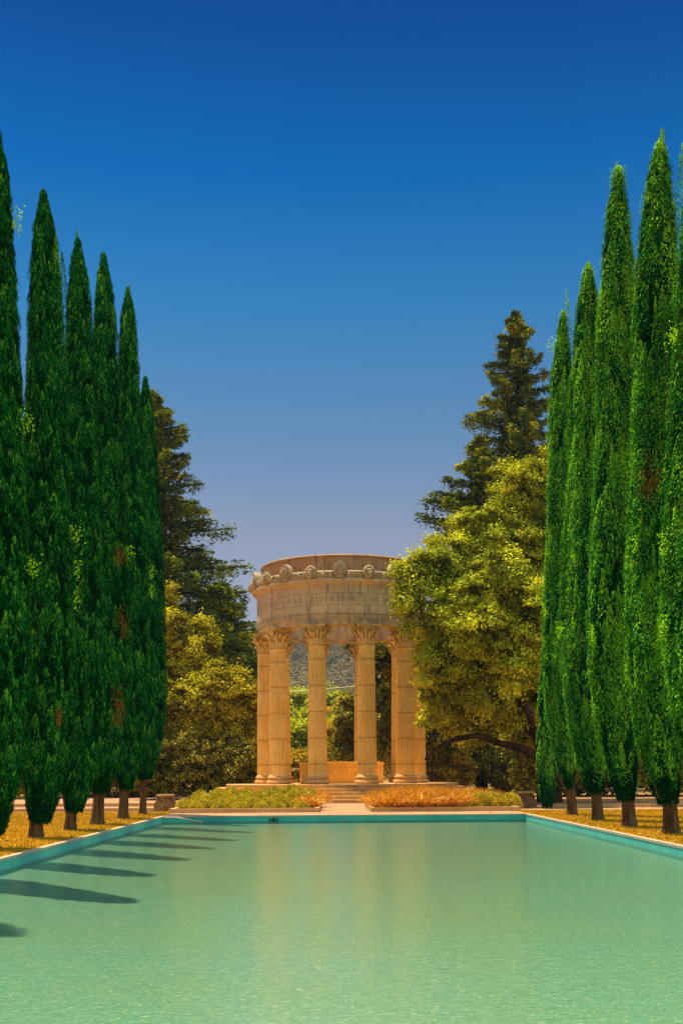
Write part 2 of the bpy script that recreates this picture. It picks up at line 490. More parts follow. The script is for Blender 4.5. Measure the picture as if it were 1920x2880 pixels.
M['rubble'] = rubble_mat()

# ---------------------------------------------------------------- ground, lawn, plaza, pool
PX0, PX1, PY0, PY1 = -5.45, 6.40, 1.2, 37.7
WATER_Z, FLOOR_Z = -0.21, -0.262
gx = [-3000, -60, PX0 - .3, PX1 + .3, 60, 3000]
mb = MB()
# one sheet with the basin's opening left out
gy = [-3000, PY0 - .3, PY1 + .3, 3000]
def gz(): return -0.02
for (x0, x1, y0, y1) in [(-3000, PX0 - .3, -600, 4000), (PX1 + .3, 3000, -600, 4000), (PX0 - .3, PX1 + .3, -600, PY0 - .3), (PX0 - .3, PX1 + .3, PY1 + .3, 4000)]:
    n0 = mb.n
    mb.add([(x0, y0, -.02), (x1, y0, -.02), (x1, y1, -.02), (x0, y1, -.02)], [(0, 1, 2, 3)])
tag(mb.build('ground', M['ground']), kind='structure')

def sheet(name, x0, x1, y0, y1, z, mat, nx=1, ny=1, amp=0.0):
    xs = np.linspace(x0, x1, nx + 1); ys = np.linspace(y0, y1, ny + 1)
    G = np.array([[(x, y, z + (random.uniform(-amp, amp))) for y in ys] for x in xs])
    b = MB(); b.grid(G, smooth=False, flip=True)
    return b
for nm, x0, x1 in (('lawn_left', -30.0, PX0 - .13), ('lawn_right', PX1 + .13, 34.0)):
    b = sheet(nm, x0, x1, -6, 42.5 if x0 < 0 else 41.5, .0, M['lawn'])
    tag(b.build(nm, M['lawn']), kind='structure')
b = MB(); b.add([(-46, PY1 + .13, -.012), (50, PY1 + .13, -.012), (50, 60, -.012), (-46, 60, -.012)], [(0, 1, 2, 3)])
b.add([(PX0 - .13, PY1 + .13, .004), (PX1 + .13, PY1 + .13, .004), (PX1 + .13, 43, .004), (PX0 - .13, 43, .004)], [(0, 1, 2, 3)])
b.add([(-.55, 42.9, .006), (1.72, 42.9, .006), (1.72, 53.2, .006), (-.55, 53.2, .006)], [(0, 1, 2, 3)])
tag(b.build('plaza', M['plaza']), kind='structure')

b = MB()
b.add([(PX0, PY0, FLOOR_Z), (PX1, PY0, FLOOR_Z), (PX1, PY1, FLOOR_Z), (PX0, PY1, FLOOR_Z)], [(0, 1, 2, 3)])
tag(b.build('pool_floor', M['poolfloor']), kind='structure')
b = MB()
b.box(PX0 - .25, PX0, PY0 - .25, PY1 + .25, -.8, -.035)
b.box(PX1, PX1 + .25, PY0 - .25, PY1 + .25, -.8, -.035)
b.box(PX0, PX1, PY1, PY1 + .25, -.8, -.035)
b.box(PX0, PX1, PY0 - .25, PY0, -.8, -.035)
tag(b.build('pool_walls', M['poolwall']), kind='structure')
b = MB()
W = .10
b.box(PX0 - W, PX0 + .012, PY0 - W, PY1 + W, -.034, .012)
b.box(PX1 - .012, PX1 + W, PY0 - W, PY1 + W, -.034, .012)
b.box(PX0 + .013, PX1 - .013, PY1 - .012, PY1 + W, -.034, .011)
b.box(PX0 + .013, PX1 - .013, PY0 - W, PY0 + .012, -.034, .011)
tag(b.build('pool_coping', M['coping']), kind='structure')
b = MB()
b.add([(PX0 + .001, PY0 + .001, WATER_Z), (PX1 - .001, PY0 + .001, WATER_Z), (PX1 - .001, PY1 - .001, WATER_Z), (PX0 + .001, PY1 - .001, WATER_Z)], [(0, 1, 2, 3)])
tag(b.build('water', M['water']), kind='structure')

# sloping wedge against the far wall in the left corner
b = MB()
x0, x1 = PX0 + .45, PX0 + 1.28
y0, y1 = PY1 - .30, PY1 - .002
v = [(PX0 + .002, y0, FLOOR_Z), (x1 + .25, y0, FLOOR_Z), (x1, y0, WATER_Z), (x0, y0, -.05), (PX0 + .002, y0, -.05)]
v += [(p[0], y1, p[2]) for p in v]
b.add(v, [(0, 1, 2, 3, 4), (9, 8, 7, 6, 5), (1, 6, 7, 2), (0, 5, 6, 1), (0, 4, 9, 5)])
ramp_o = empty('pool_ramp', (PX0, PY1, 0)); 
tag(ramp_o, 'small sloping ramp wedge in the far left corner of the pool', 'ramp')
wb = b.build('wedge', M['poolwall'], ramp_o); wb.location = (-PX0, -PY1, 0)
b = MB(); v = [(PX0 + .01, y0 - .012, -.049), (x0, y0 - .012, -.049), (x1, y0 - .012, WATER_Z + .002), (x1, y1, WATER_Z + .002), (x0, y1, -.049), (PX0 + .01, y1, -.049)]
v2 = [(p[0], p[1], p[2] + .03) for p in v]
b.add(v + v2, [(6, 7, 10, 11), (7, 8, 9, 10), (0, 1, 7, 6), (1, 2, 8, 7), (2, 3, 9, 8), (0, 5, 4, 1), (1, 4, 3, 2)])
tb = b.build('ramp_top', M['coping'], ramp_o, fix=True); tb.location = (-PX0, -PY1, 0)
# water inlet fitting on the far wall
X, z = at(628, 1882, 37.6)
t = tag(empty('pool_fitting', (X, PY1, z)), 'small dark metal fitting with a round knob on the far pool wall', 'fitting')
b = MB(); b.box(-.15, .15, -.05, -.02, -.06, -.03); b.box(-.15, -.12, -.05, -.02, -.03, .02); b.box(.12, .15, -.05, -.02, -.03, .02); b.box(-.02, .02, -.02, .0, -.06, .04)
b.build('bracket', M['iron'], t)
b = MB(); b.lathe([(.001, -.03), (.03, -.028), (.045, 0), (.03, .03), (.001, .035)], 12)
kk = b.build('knob', M['iron'], t); kk.location = (0, -.055, .01)

# lawn blades: short grass tufts near the pool edges, stuff
def lawn_blades(name, x0, x1, y0, y1, n, label):
    L = Leaves()
    P = np.stack([RNG.uniform(x0, x1, n), y0 + (y1 - y0) * RNG.random(n), np.zeros(n)], 1)
    h = RNG.uniform(.02, .055, n)
    U = np.stack([RNG.normal(0, .4, n), RNG.normal(0, .4, n), np.ones(n)], 1)
    N = np.stack([RNG.normal(size=n), RNG.normal(size=n), np.full(n, .3)], 1)
    P[:, 2] = h * .45
    L.add(P, N, U, h, RNG.uniform(.012, .03, n), RNG.random(n))
    o = L.build(name, M['blade']); tag(o, label, 'grass', kind='stuff')
lawn_blades('grass', -17, PX0 - .14, 17, 42, 80000, 'short sunburnt grass of the lawn along the left side of the pool')
lawn_blades('grass', PX1 + .14, 18.0, 19, 41, 80000, 'short sunburnt grass of the lawn along the right side of the pool')

RNG = np.random.default_rng(77)
L = Leaves()
for (x0_, x1_, y0_, y1_, n_) in ((-9.5, PX0 - .2, 18, 42, 1500), (PX1 + .2, 13, 19, 41, 1500), (-5.2, 6.2, 38, 40.4, 160), (-12, -6.5, 42.6, 52, 500), (7.5, 14, 42, 52, 900)):
    P = np.stack([RNG.uniform(x0_, x1_, n_), RNG.uniform(y0_, y1_, n_), np.full(n_, .035)], 1)
    L.add(P, RNG.normal(0, .35, (n_, 3)) + [0, 0, 1], RNG.normal(size=(n_, 3)), RNG.uniform(.03, .09, n_), RNG.uniform(.02, .05, n_), RNG.random(n_))
tag(L.build('fallen_leaves', leaf_mat('dead_leaf', (.10, .05, .015), (.32, .15, .03), (.60, .36, .10), .1, gloss=.0)), 'dry fallen leaves scattered over the lawn and paving', 'fallen leaves', kind='stuff')

# ---------------------------------------------------------------- temple
TX, TY = .60, 60.0
ZS = .84                      # top of the step platform
temple = empty('water_temple', (TX, TY, 0))
tag(temple, 'round open stone temple with ten fluted columns and a carved inscribed ring on top', 'temple')
b = MB()
for i in range(5):
    r = 7.68 - .42 * i
    z0, z1 = .168 * i, .168 * (i + 1)
    if i == 0: z0 = -.1
    prof = [(r - .012, z0), (r - .012, z1 - .05), (r + .012, z1 - .045), (r + .012, z1 - .006), (r, z1), (r - .45 if i < 4 else .001, z1 + (0 if i < 4 else .0))]
    b.lathe(prof, 160, smooth=False)
b.build('step_platform', M['step'], temple)

RC = 3.93
H_CAP, H_BASE = 1.02, .42
Z_SOF = 8.62
def col_shaft():
    b = MB(); nf = 24; per = 8; n = nf * per
    th = np.linspace(0, 2 * pi, n, endpoint=False)
    ph = (np.arange(n) % per) / per
    fl = np.where((ph > .12) & (ph < .88), np.sin((ph - .12) / .76 * pi) ** .6, 0)
    rows = []
    z0, z1 = H_BASE, Z_SOF - ZS - H_CAP
    for t in [0, .004, .012, .03, .2, .35, .5, .65, .8, .9, .965, .985, .993, 1.0]:
        R = .465 - .065 * t ** 1.6
        if t < .004: R += .02
        k = .95 if .02 < t < .975 else (.45 if .01 < t < .985 else 0)
        r = R - .05 * fl * k
        rows.append(np.stack([r * np.cos(th), r * np.sin(th), np.full(n, z0 + (z1 - z0) * t)], 1))
    b.grid(np.stack(rows), closed_v=True, smooth=False, flip=True)
    # astragal under the capital
    b.lathe([(.40, z1 - .075), (.435, z1 - .06), (.447, z1 - .035), (.435, z1 - .01), (.40, z1 + .004)], 40)
    return b
def col_base():
    b = MB(); p = []
    for a in np.linspace(-pi / 2, pi / 2, 9): p.append((.525 + .095 * cos(a), .10 + .10 * sin(a)))
    for a in np.linspace(pi / 2, -pi / 2, 7)[::-1][::1]:
        p.append((.545 - .045 * cos(a), .235 + .032 * sin(a)))
    for a in np.linspace(-pi / 2, pi / 2, 7): p.append((.51 + .055 * cos(a), .325 + .055 * sin(a)))
    p += [(.50, .385), (.50, .42), (.46, .425)]
    b.lathe([(.5, -.004)] + p, 56, smooth=True)
    return b
def scroll(b, c, u, w, n_, r0, turns, width, start=0.0, rr=.022):
    """spiral ribbon: centre c, plane axes u, w, thickness axis n_"""
    pts, rad = [], []
    c, u, w, n_ = (np.array(q, float) for q in (c, u, w, n_))
    K = int(10 * turns)
    for i in range(K + 1):
        t = i / K; a = start + t * turns * 2 * pi; r = r0 * (1 - .82 * t)
        pts.append(tuple(c + u * r * cos(a) + w * r * sin(a) + n_ * .03 * t)); rad.append(rr * (1 - .35 * t))
    b.tube(pts, rad, 6)
def col_capital():
    b = MB(); H = H_CAP
    b.lathe([(.385, -.005), (.385, .25 * H), (.40, .5 * H), (.45, .70 * H), (.55, .84 * H), (.56, .88 * H)], 32)
    # abacus: concave sides, cut corners
    pts = []
    for q in range(4):
        a0 = q * pi / 2
        for t in np.linspace(-1, 1, 9):
            x = .60 - .115 * (1 - t * t)
            y = t * .55
            pts.append((x * cos(a0) - y * sin(a0), x * sin(a0) + y * cos(a0)))
    n = len(pts)
    for z0, z1, s0, s1 in ((.88 * H, .935 * H, 1.0, 1.03), (.935 * H, H - .002, 1.08, 1.10)):
        v = [(x * s0, y * s0, z0) for x, y in pts] + [(x * s1, y * s1, z1) for x, y in pts]
        b.add(v, [(i, (i + 1) % n, n + (i + 1) % n, n + i) for i in range(n)] + [tuple(range(n, 2 * n)), tuple(range(n))[::-1]])
    def leaf(a, z0, z1, r0, w, out, curl):
        curl = curl * 1.25
        nu, nv = 9, 5; G = np.zeros((nu, nv, 3))
        for i in range(nu):
            t = i / (nu - 1)
            if t < .72:
                q = t / .72; r = r0 + .03 + .09 * q * q * out; z = z0 + (z1 - z0) * q
            else:
                q = (t - .72) / .28; an = q * 2.4
                r = r0 + .03 + .09 * out + curl * (1 - cos(an)) * .9; z = z1 + curl * sin(an)
            ww = w * (.75 + .25 * sin(t * pi)) * (1 if t < .85 else 1 - (t - .85) * 2.5)
            for j in range(nv):
                k = (j / (nv - 1) - .5) * 2
                lobes = 1 + .10 * cos(t * 22) * abs(k)
                rad = r - .035 * k * k + (.012 if j == nv // 2 else 0)
                aa = a + k * ww * lobes / max(r, .1)
                G[i, j] = (rad * cos(aa), rad * sin(aa), z)
        b.grid(G, smooth=True)
        G2 = G.copy(); c2 = np.hypot(G[..., 0], G[..., 1])[..., None]
        G2[..., :2] *= (c2 - .03) / c2
        b.grid(G2, smooth=True, flip=True)
    for k in range(8): leaf(k * pi / 4 + pi / 8, .0, .27 * H, .385, .115, .9, .065)
    for k in range(8): leaf(k * pi / 4, .05, .53 * H, .385, .10, 1.7, .085)
    for k in range(8): leaf(k * pi / 4 + pi / 8, .3 * H, .66 * H, .42, .085, 1.6, .05)
    for q in range(4):
        a = q * pi / 2 + pi / 4
        d = np.array((cos(a), sin(a), 0)); sd = np.array((-sin(a), cos(a), 0)); up = np.array((0, 0, 1.))
        for s in (-1, 1):
            c = d * .65 + sd * s * .06 + up * .745 * H
            scroll(b, c, d, up, sd * s, .16, 1.6, .1, start=pi * .55, rr=.034)
            # stem climbing to the volute
            p0 = d * .41 + sd * s * .20 + up * .52 * H; p1 = d * .50 + sd * s * .13 + up * .74 * H
            b.tube([p0, p1, d * .58 + sd * s * .07 + up * .87 * H], [.03, .03, .034], 6)
        a = q * pi / 2
        d = np.array((cos(a), sin(a), 0)); sd = np.array((-sin(a), cos(a), 0))
        for s in (-1, 1):
            c = d * .53 + sd * s * .10 + up * .78 * H
            scroll(b, c, sd * s, up, d, .075, 1.4, .1, start=pi * .4, rr=.02)
            b.tube([d * .42 + sd * s * .16 + up * .52 * H, d * .49 + sd * s * .18 + up * .66 * H, d * .53 + sd * s * .14 + up * .80 * H], [.025, .025, .02], 6)
        # rosette on the abacus
        for k in range(5):
            an = k * 2 * pi / 5
            b.lathe([(.001, 0)], 3) if False else None
        c = d * .575 + up * .94 * H
        for k in range(6):
            an = k * pi / 3
            p = c + sd * .045 * cos(an) + up * .045 * sin(an)
            b.tube([p - d * .02, p + d * .04], [.032, .02], 6)
    return b
sh = col_shaft().mesh('shaft'); ba = col_base().mesh('column_base'); ca = col_capital().mesh('capital')
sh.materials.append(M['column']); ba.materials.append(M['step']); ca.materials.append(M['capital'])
for k in range(10):
    a = radians(-90 + 18 + 36 * k)
    c = bpy.data.objects.new('column', sh); COL.objects.link(c); c.parent = temple
    c.location = (RC * cos(a), RC * sin(a), ZS); c.rotation_euler = (0, 0, a + (k % 4) * pi / 2)
    o = bpy.data.objects.new('column_base', ba); COL.objects.link(o); o.parent = c
    o = bpy.data.objects.new('capital', ca); COL.objects.link(o); o.parent = c
    o.location = (0, 0, Z_SOF - ZS - H_CAP)

# entablature ring
RE, RI = 4.35, 3.50
b = MB()
prof = [(RI, 8.66), (RI + .05, Z_SOF), (RE - .05, Z_SOF), (RE - .03, 8.655), (RE - .03, 8.83), (RE - .0, 8.86), (RE, 10.56),
        (RE + .03, 10.58), (RE + .08, 10.63), (RE + .20, 10.66), (RE + .235, 10.68), (RE + .235, 10.77), (RE + .21, 10.79), (RE + .10, 10.80)]
b.lathe(prof, 192, smooth=False)
prof_in = [(RE - .15, 10.8), (RI, 10.8), (RI, 9.6), (RI + .03, 9.58), (RI + .03, 9.0), (RI, 8.98), (RI, 8.66)]
b.lathe(prof_in, 192, smooth=False)
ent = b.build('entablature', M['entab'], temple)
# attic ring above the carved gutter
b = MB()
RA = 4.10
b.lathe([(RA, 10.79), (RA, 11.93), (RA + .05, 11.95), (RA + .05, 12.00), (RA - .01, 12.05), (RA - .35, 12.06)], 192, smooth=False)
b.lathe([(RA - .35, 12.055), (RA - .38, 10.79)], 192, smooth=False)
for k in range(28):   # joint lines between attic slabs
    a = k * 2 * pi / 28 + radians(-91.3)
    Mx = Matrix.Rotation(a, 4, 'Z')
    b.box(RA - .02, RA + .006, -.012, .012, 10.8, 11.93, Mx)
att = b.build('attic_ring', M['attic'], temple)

# bent strips on the drum
def strip(b, r, s0, z0, s1, z1, w, d, th0, slant=None):
    """flat bar from (s0,z0) to (s1,z1) in arc-length coordinates on a cylinder of radius r"""
    dx, dz = s1 - s0, z1 - z0; L = math.hypot(dx, dz) or 1e-6
    ux, uz = dx / L, dz / L; px, pz = -uz * w / 2, ux * w / 2
    ex, ez = ux * 0, uz * 0
    q = [(s0 + px - ex, z0 + pz - ez), (s0 - px - ex, z0 - pz - ez), (s1 - px + ex, z1 - pz + ez), (s1 + px + ex, z1 + pz + ez)]
    v = []
    for rr in (r - .01, r + d):
        for s_, z_ in q:
            a = th0 + s_ / r
            v.append((rr * sin(a), -rr * cos(a), z_))
    b.add(v, [(4, 5, 6, 7), (0, 1, 5, 4), (1, 2, 6, 5), (2, 3, 7, 6), (3, 0, 4, 7)])
def arc(cx, cz, rx, rz, a0, a1, n=8):
    return [(cx + rx * cos(radians(a0 + (a1 - a0) * i / n)), cz + rz * sin(radians(a0 + (a1 - a0) * i / n))) for i in range(n + 1)]
GL = {  # strokes in a unit-high cell: (width, [(polyline, weight)])
 'A': (.72, [([(0.02, 0), (.36, 1)], .07), ([(.36, 1), (.70, 0)], .13), ([(.16, .36), (.56, .36)], .06)]),
 'D': (.74, [([(.10, 0), (.10, 1)], .12), ([(.10, .97), (.3, .97)] + arc(.3, .5, .4, .47, 90, -90) + [(.10, .03)], .09)]),
 'E': (.56, [([(.10, 0), (.10, 1)], .12), ([(.10, .97), (.52, .97)], .06), ([(.10, .52), (.44, .52)], .06), ([(.10, .03), (.54, .03)], .06)]),
 'G': (.76, [(arc(.38, .5, .34, .48, 50, 320), .10), ([(.66, .45), (.66, .12)], .11)]),
 'H': (.74, [([(.10, 0), (.10, 1)], .12), ([(.64, 0), (.64, 1)], .12), ([(.10, .52), (.64, .52)], .06)]),
 'I': (.26, [([(.13, 0), (.13, 1)], .12)]),
 'K': (.68, [([(.10, 0), (.10, 1)], .12), ([(.12, .48), (.58, 1)], .06), ([(.26, .6), (.66, 0)], .12)]),
 'L': (.54, [([(.10, 0), (.10, 1)], .12), ([(.10, .03), (.52, .03)], .06)]),
 'M': (.86, [([(.08, 0), (.12, 1)], .07), ([(.12, 1), (.43, .1)], .12), ([(.43, .1), (.72, 1)], .07), ([(.72, 1), (.78, 0)], .12)]),
 'N': (.74, [([(.10, 0), (.10, 1)], .07), ([(.10, 1), (.64, 0)], .12), ([(.64, 0), (.64, 1)], .07)]),
 'O': (.80, [(arc(.40, .5, .36, .48, 0, 360, 14), .10)]),
 'P': (.60, [([(.10, 0), (.10, 1)], .12), ([(.10, .97), (.28, .97)] + arc(.28, .72, .26, .25, 90, -90) + [(.10, .47)], .08)]),
 'R': (.68, [([(.10, 0), (.10, 1)], .12), ([(.10, .97), (.28, .97)] + arc(.28, .73, .24, .24, 90, -90) + [(.10, .49)], .08), ([(.28, .49), (.66, 0)], .12)]),
 'S': (.54, [(arc(.27, .74, .20, .24, 30, 260, 7) + arc(.27, .26, .21, .24, 80, -150, 7), .10)]),
 'T': (.64, [([(.32, 0), (.32, 1)], .12), ([(.02, .97), (.62, .97)], .06)]),
 'V': (.70, [([(.02, 1), (.35, 0)], .13), ([(.35, 0), (.68, 1)], .07)]),
 'W': (.98, [([(.02, 1), (.26, 0)], .12), ([(.26, 0), (.49, .9)], .07), ([(.49, .9), (.72, 0)], .12), ([(.72, 0), (.96, 1)], .07)]),
 'Y': (.68, [([(.02, 1), (.34, .48)], .12), ([(.34, .48), (.66, 1)], .07), ([(.34, .5), (.34, 0)], .12)]),
}
SERIF = {'A': [(.02, 0), (.70, 0)], 'D': [(.1, 0), (.1, 1)], 'E': [(.1, 0), (.1, 1)], 'H': [(.1, 0), (.1, 1), (.64, 0), (.64, 1)], 'I': [(.13, 0), (.13, 1)],
         'K': [(.1, 0), (.1, 1)], 'L': [(.1, 0), (.1, 1)], 'N': [(.1, 0), (.10, 1), (.64, 1)], 'P': [(.1, 0), (.1, 1)], 'R': [(.1, 0), (.1, 1)], 'T': [(.32, 0)],
         'V': [(.02, 1), (.68, 1)], 'Y': [(.34, 0)], 'W': [(.02, 1), (.96, 1)], 'M': [(.08, 0), (.78, 0)]}
def letter(b, ch, th, zb, h, r):
    w, strokes = GL[ch]
    for pl, wt in strokes:
        for (a0, c0), (a1, c1) in zip(pl[:-1], pl[1:]):
            strip(b, r, a0 * h, zb + c0 * h, a1 * h, zb + c1 * h, wt * h, .004, th)
    for (sx_, sz_) in SERIF.get(ch, []):
        strip(b, r, (sx_ - .09) * h, zb + (sz_ + (.02 if sz_ == 0 else -.02)) * h, (sx_ + .09) * h, zb + (sz_ + (.02 if sz_ == 0 else -.02)) * h, .035 * h, .005, th)
words_at = [("RIVERS", -20.4, -.9), ("IN", 3.5, 9.3), ("THE", 14.8, 24.8), ("DESERT", 29.8, 49.5), ("TO", 55, 61), ("GIVE", 66.5, 79), ("DRINK", 84.5, 101),
            ("TO", 107, 113), ("MY", 118.5, 125), ("PEOPLE", 130.5, 150), ("I", 178, 179.2), ("GIVE", 184.5, 197), ("WATERS", 202.5, 223), ("IN", 228.5, 234.3),
            ("THE", 239.5, 249.5), ("WILDERNESS", 281.5, 315.6), ("AND", 322.4, 334.3)]
HL = .275; ZB = 9.70
for wd, d0, d1 in words_at:
    b = MB()
    if wd == 'WILDERNESS': d0 = 282.0
    wl_ = [GL[c][0] * HL for c in wd]
    tot = sum(wl_); span = radians(d1 - d0) * RE
    gap = (span - tot) / max(1, len(wd) - 1)
    s_ = 0
    for ch, w_ in zip(wd, wl_):
        letter(b, ch, radians(d0) + s_ / RE, ZB, HL, RE)
        s_ += w_ + gap
    b.build('inscribed_word', M['letter'], ent)
# greek key band
b = MB(); NK = 128; U = 2 * pi * RE / NK; kz0, kz1 = 8.885, 9.065; kh = kz1 - kz0
for k in range(NK):
    th = k * 2 * pi / NK
    pl = [(0, 0), (0, 1), (.80, 1), (.80, .28), (.38, .28), (.38, .62)]
    for (a0, c0), (a1, c1) in zip(pl[:-1], pl[1:]):
        strip(b, RE, a0 * U, kz0 + c0 * kh, a1 * U, kz0 + c1 * kh, .024, .012, th)
    strip(b, RE, 0, kz0, U, kz0, .022, .012, th)
strip_edge = None
b.lathe([(RE, 9.095), (RE + .022, 9.10), (RE + .022, 9.125), (RE, 9.13)], 192, smooth=False)
b.build('key_band', M['entab'], ent)

# carved gutter: scrolls and acanthus between the lion heads
b = MB()
RG = 4.46
b.lathe([(RG + .10, 10.795), (RG + .06, 10.86), (RG, 10.95), (RG + .02, 11.12), (RG + .05, 11.14), (RG - .03, 11.20), (RG - .4, 11.20)], 160, smooth=False)
for k in range(10):
    for s in (-1, 1):
        for (da, rr, st) in ((7.2, .145, 0), (12.6, .10, 1.3)):
            a = radians(36 * k + s * da - 90 - .6)
            d = np.array((cos(a), sin(a), 0)); sd = np.array((-sin(a), cos(a), 0)); up = np.array((0, 0, 1.))
            c = d * (RG + .05) + up * (10.99 + .02 * st)
            scroll(b, c, sd * s, up, d, rr, 1.9, .1, start=st, rr=.034)
        # acanthus tongues, leaning out
        for j in range(7):
            a = radians(36 * k + s * (4.6 + j * 1.75) - 90 - .6 + random.uniform(-.3, .3))
            d = np.array((cos(a), sin(a), 0)); up = np.array((0, 0, 1.)); sd = np.array((-sin(a), cos(a), 0))
            hh = random.uniform(.26, .40)
            tilt = sd * random.uniform(-.06, .06)
            b.tube([d * (RG + .02) + up * 10.82, d * (RG + .11) + up * (10.82 + hh * .55) + tilt, d * (RG + .07) + up * (10.82 + hh) + tilt * 1.6], [.055, .05, .028], 6)
    for j in range(36):
        a = radians(36 * k + j + random.uniform(-.4, .4)); zz = random.uniform(10.83, 11.2)
        d = np.array((cos(a), sin(a), 0)); r_ = random.uniform(.02, .045)
        p = d * (RG + .04 + random.uniform(0, .05)) + np.array((0, 0, zz))
        b.tube([p, p + d * .05], [r_, r_ * .5], 5)
b.build('gutter_carving', M['carving'], ent)

def palmette():
    b = MB()
    # pointed oval slab, face towards -Y, thickness .10
    pts = []
    for t in np.linspace(-.5 * pi, 1.5 * pi, 28, endpoint=False):
        x = .33 * cos(t); z = .42 + .42 * sin(t)
        if z > .42: x *= (1 - ((z - .42) / .42) ** 2.4 * .25)
        else: x *= 1.04
        pts.append((x, z))
    n = len(pts)
    v = [(x, 0.0, z) for x, z in pts] + [(x, .30, z) for x, z in pts]
    b.add(v, [tuple(range(n)), tuple(range(n, 2 * n))[::-1]] + [(i, n + i, n + (i + 1) % n, (i + 1) % n) for i in range(n)])
    # raised rim
    b.tube([(x * .95, -.005, .42 + (z - .42) * .95) for x, z in pts] + [(pts[0][0] * .95, -.005, .42 + (pts[0][1] - .42) * .95)], .013, 6, cap=False)
    for k in range(9):
        a = radians(90 + (k - 4) * 19.5)
        L = .36 - .012 * abs(k - 4) ** 1.6
        c = np.array((0, -.01, .33))
        d = np.array((cos(a), 0, sin(a)))
        b.tube([c + d * .07, c + d * L * .6 + np.array((0, -.012, 0)), c + d * L * .86], [.014, .030, .034], 6)
    for s in (-1, 1):
        scroll(b, (s * .135, -.012, .19), (s, 0, 0), (0, 0, 1), (0, -1, 0), .095, 1.8, .1, start=pi * .5, rr=.018)
    b.tube([(-.24, -.01, .30), (0, -.015, .27), (.24, -.01, .30)], .018, 6)
    return b
pm = palmette().mesh('palmette'); pm.materials.append(M['carving'])

def lion():
    b = MB()
    def ball(c, r, n=10, sq=(1, 1, 1)):
        G = []
        for i in range(n + 1):
            ph = -pi / 2 + pi * i / n
            G.append([(c[0] + r * sq[0] * cos(ph) * cos(t), c[1] + r * sq[1] * cos(ph) * sin(t), c[2] + r * sq[2] * sin(ph)) for t in np.linspace(0, 2 * pi, 14, endpoint=False)])
        b.grid(np.array(G), closed_v=True, smooth=True, flip=True)
    ball((0, .05, .30), .23, sq=(1.05, .8, 1.1))        # skull
    ball((0, -.10, .40), .15, 8, (1.15, .7, .45))       # brow
    ball((0, -.15, .27), .10, 8, (.95, 1.2, 1.0))       # muzzle
    ball((-.055, -.19, .20), .062, 8); ball((.055, -.19, .20), .062, 8)
    ball((0, -.25, .275), .035, 6, (1.3, 1, .8))        # nose
    ball((0, -.15, .10), .07, 8, (1, 1, .8))            # chin
    ball((-.10, -.13, .10), .035, 6); ball((.10, -.13, .10), .035, 6)
    for s in (-1, 1):
        ball((s * .09, -.145, .33), .032, 6)            # eyes
        ball((s * .19, -.03, .46), .055, 6)             # ears
    for k in range(15):                                 # mane locks
        a = radians(-60 + k * 300 / 14)
        for rr, dy in ((.23, -.03), (.27, .05)):
            aa = a + random.uniform(-.12, .12)
            c = (rr * sin(aa - pi / 2 + .53) * -1, dy, .30 + rr * 1.12 * -cos(aa - pi / 2 + .53) * -1)
            ball(c, .062, 6, (1, 1.1, 1))
    return b
lm = lion().mesh('lion_head'); lm.materials.append(M['carving'])
for k in range(10):
    a = radians(36 * k - 90 - .8)
    o = bpy.data.objects.new('palmette', pm); COL.objects.link(o); o.parent = ent
    r = RG + .16; o.location = (r * cos(a), r * sin(a), 10.80); o.rotation_euler = (0, 0, a + pi / 2)
    a += radians(18)
    o = bpy.data.objects.new('lion_head', lm); COL.objects.link(o); o.parent = ent
    r = RG + .13; o.location = (r * cos(a), r * sin(a), 10.80); o.rotation_euler = (0, 0, a + pi / 2)

# the well inside the ring of columns
WR = 2.2
well = tag(empty('stone_well', (TX, TY, ZS)), 'low round orange stone well curb inside the temple columns', 'well')
b = MB()
b.lathe([(WR - .02, 0), (WR - .02, .74), (WR + .02, .755), (WR + .02, .785), (WR - .01, .80), (WR - .01, .98), (WR + .03, 1.0), (WR + .03, 1.10), (WR - .3, 1.11), (WR - .32, 0)], 96, smooth=False)
b.build('curb', M['well'], well)
b = MB()
txt = "EXICEBAN"   # worn letters, only their rhythm can be made out
for i, ch in enumerate("EIICIEN"):
    if ch == 'C':
        pl = [(arc(.38, .5, .3, .46, 50, 310), .10)]
    else:
        pl = GL[ch][1]
    th = (-.62 + i * .21) / WR
    for p, wt in pl:
        for (a0, c0), (a1, c1) in zip(p[:-1], p[1:]):
            strip(b, WR - .018, a0 * .15, .44 + c0 * .15, a1 * .15, .44 + c1 * .15, wt * .1, .003, th)
for k in range(8):
    th = k * 2 * pi / 8 + .2
    strip(b, WR - .008, 0, .80, 0, .98, .012, .003, th)
b.build('worn_lettering', stone_mat('well_engraving', (.36, .17, .05), (.24, .12, .04), (.4, .2, .06)), well)

# ---------------------------------------------------------------- planters, plinths, fence, rails
def planter(name, x0, x1, y0, y1, label, side):
    t = tag(empty(name, ((x0 + x1) / 2, y0, 0)), label, 'planter')
    cx = (x0 + x1) / 2
    b = MB(); w = .16; h = .155
    b.box(x0, x1, y0, y0 + w, .0, h)
    b.box(x1 - w, x1, y0 + w, y1, .0, h) if side < 0 else b.box(x0, x0 + w, y0 + w, y1, .0, h)
    b.box(x0, x0 + w, y0 + w, y1, .0, h) if side < 0 else b.box(x1 - w, x1, y0 + w, y1, .0, h)
    o = b.build('kerb', M['kerb'], t); o.location = (-cx, -y0, 0)
    b = MB(); b.box(x0 + w, x1 - w, y0 + w, y1 + .5, 0.01, h - .05)
    o = b.build('soil', M['ground'], t); o.location = (-cx, -y0, 0)
planter('planter', -5.70, -.38, 40.6, 47.4, 'left planting bed behind a low concrete kerb, filled with round green shrubs', -1)
planter('planter', 1.42, 6.70, 40.6, 47.4, 'right planting bed behind a low concrete kerb, filled with orange grasses', 1)

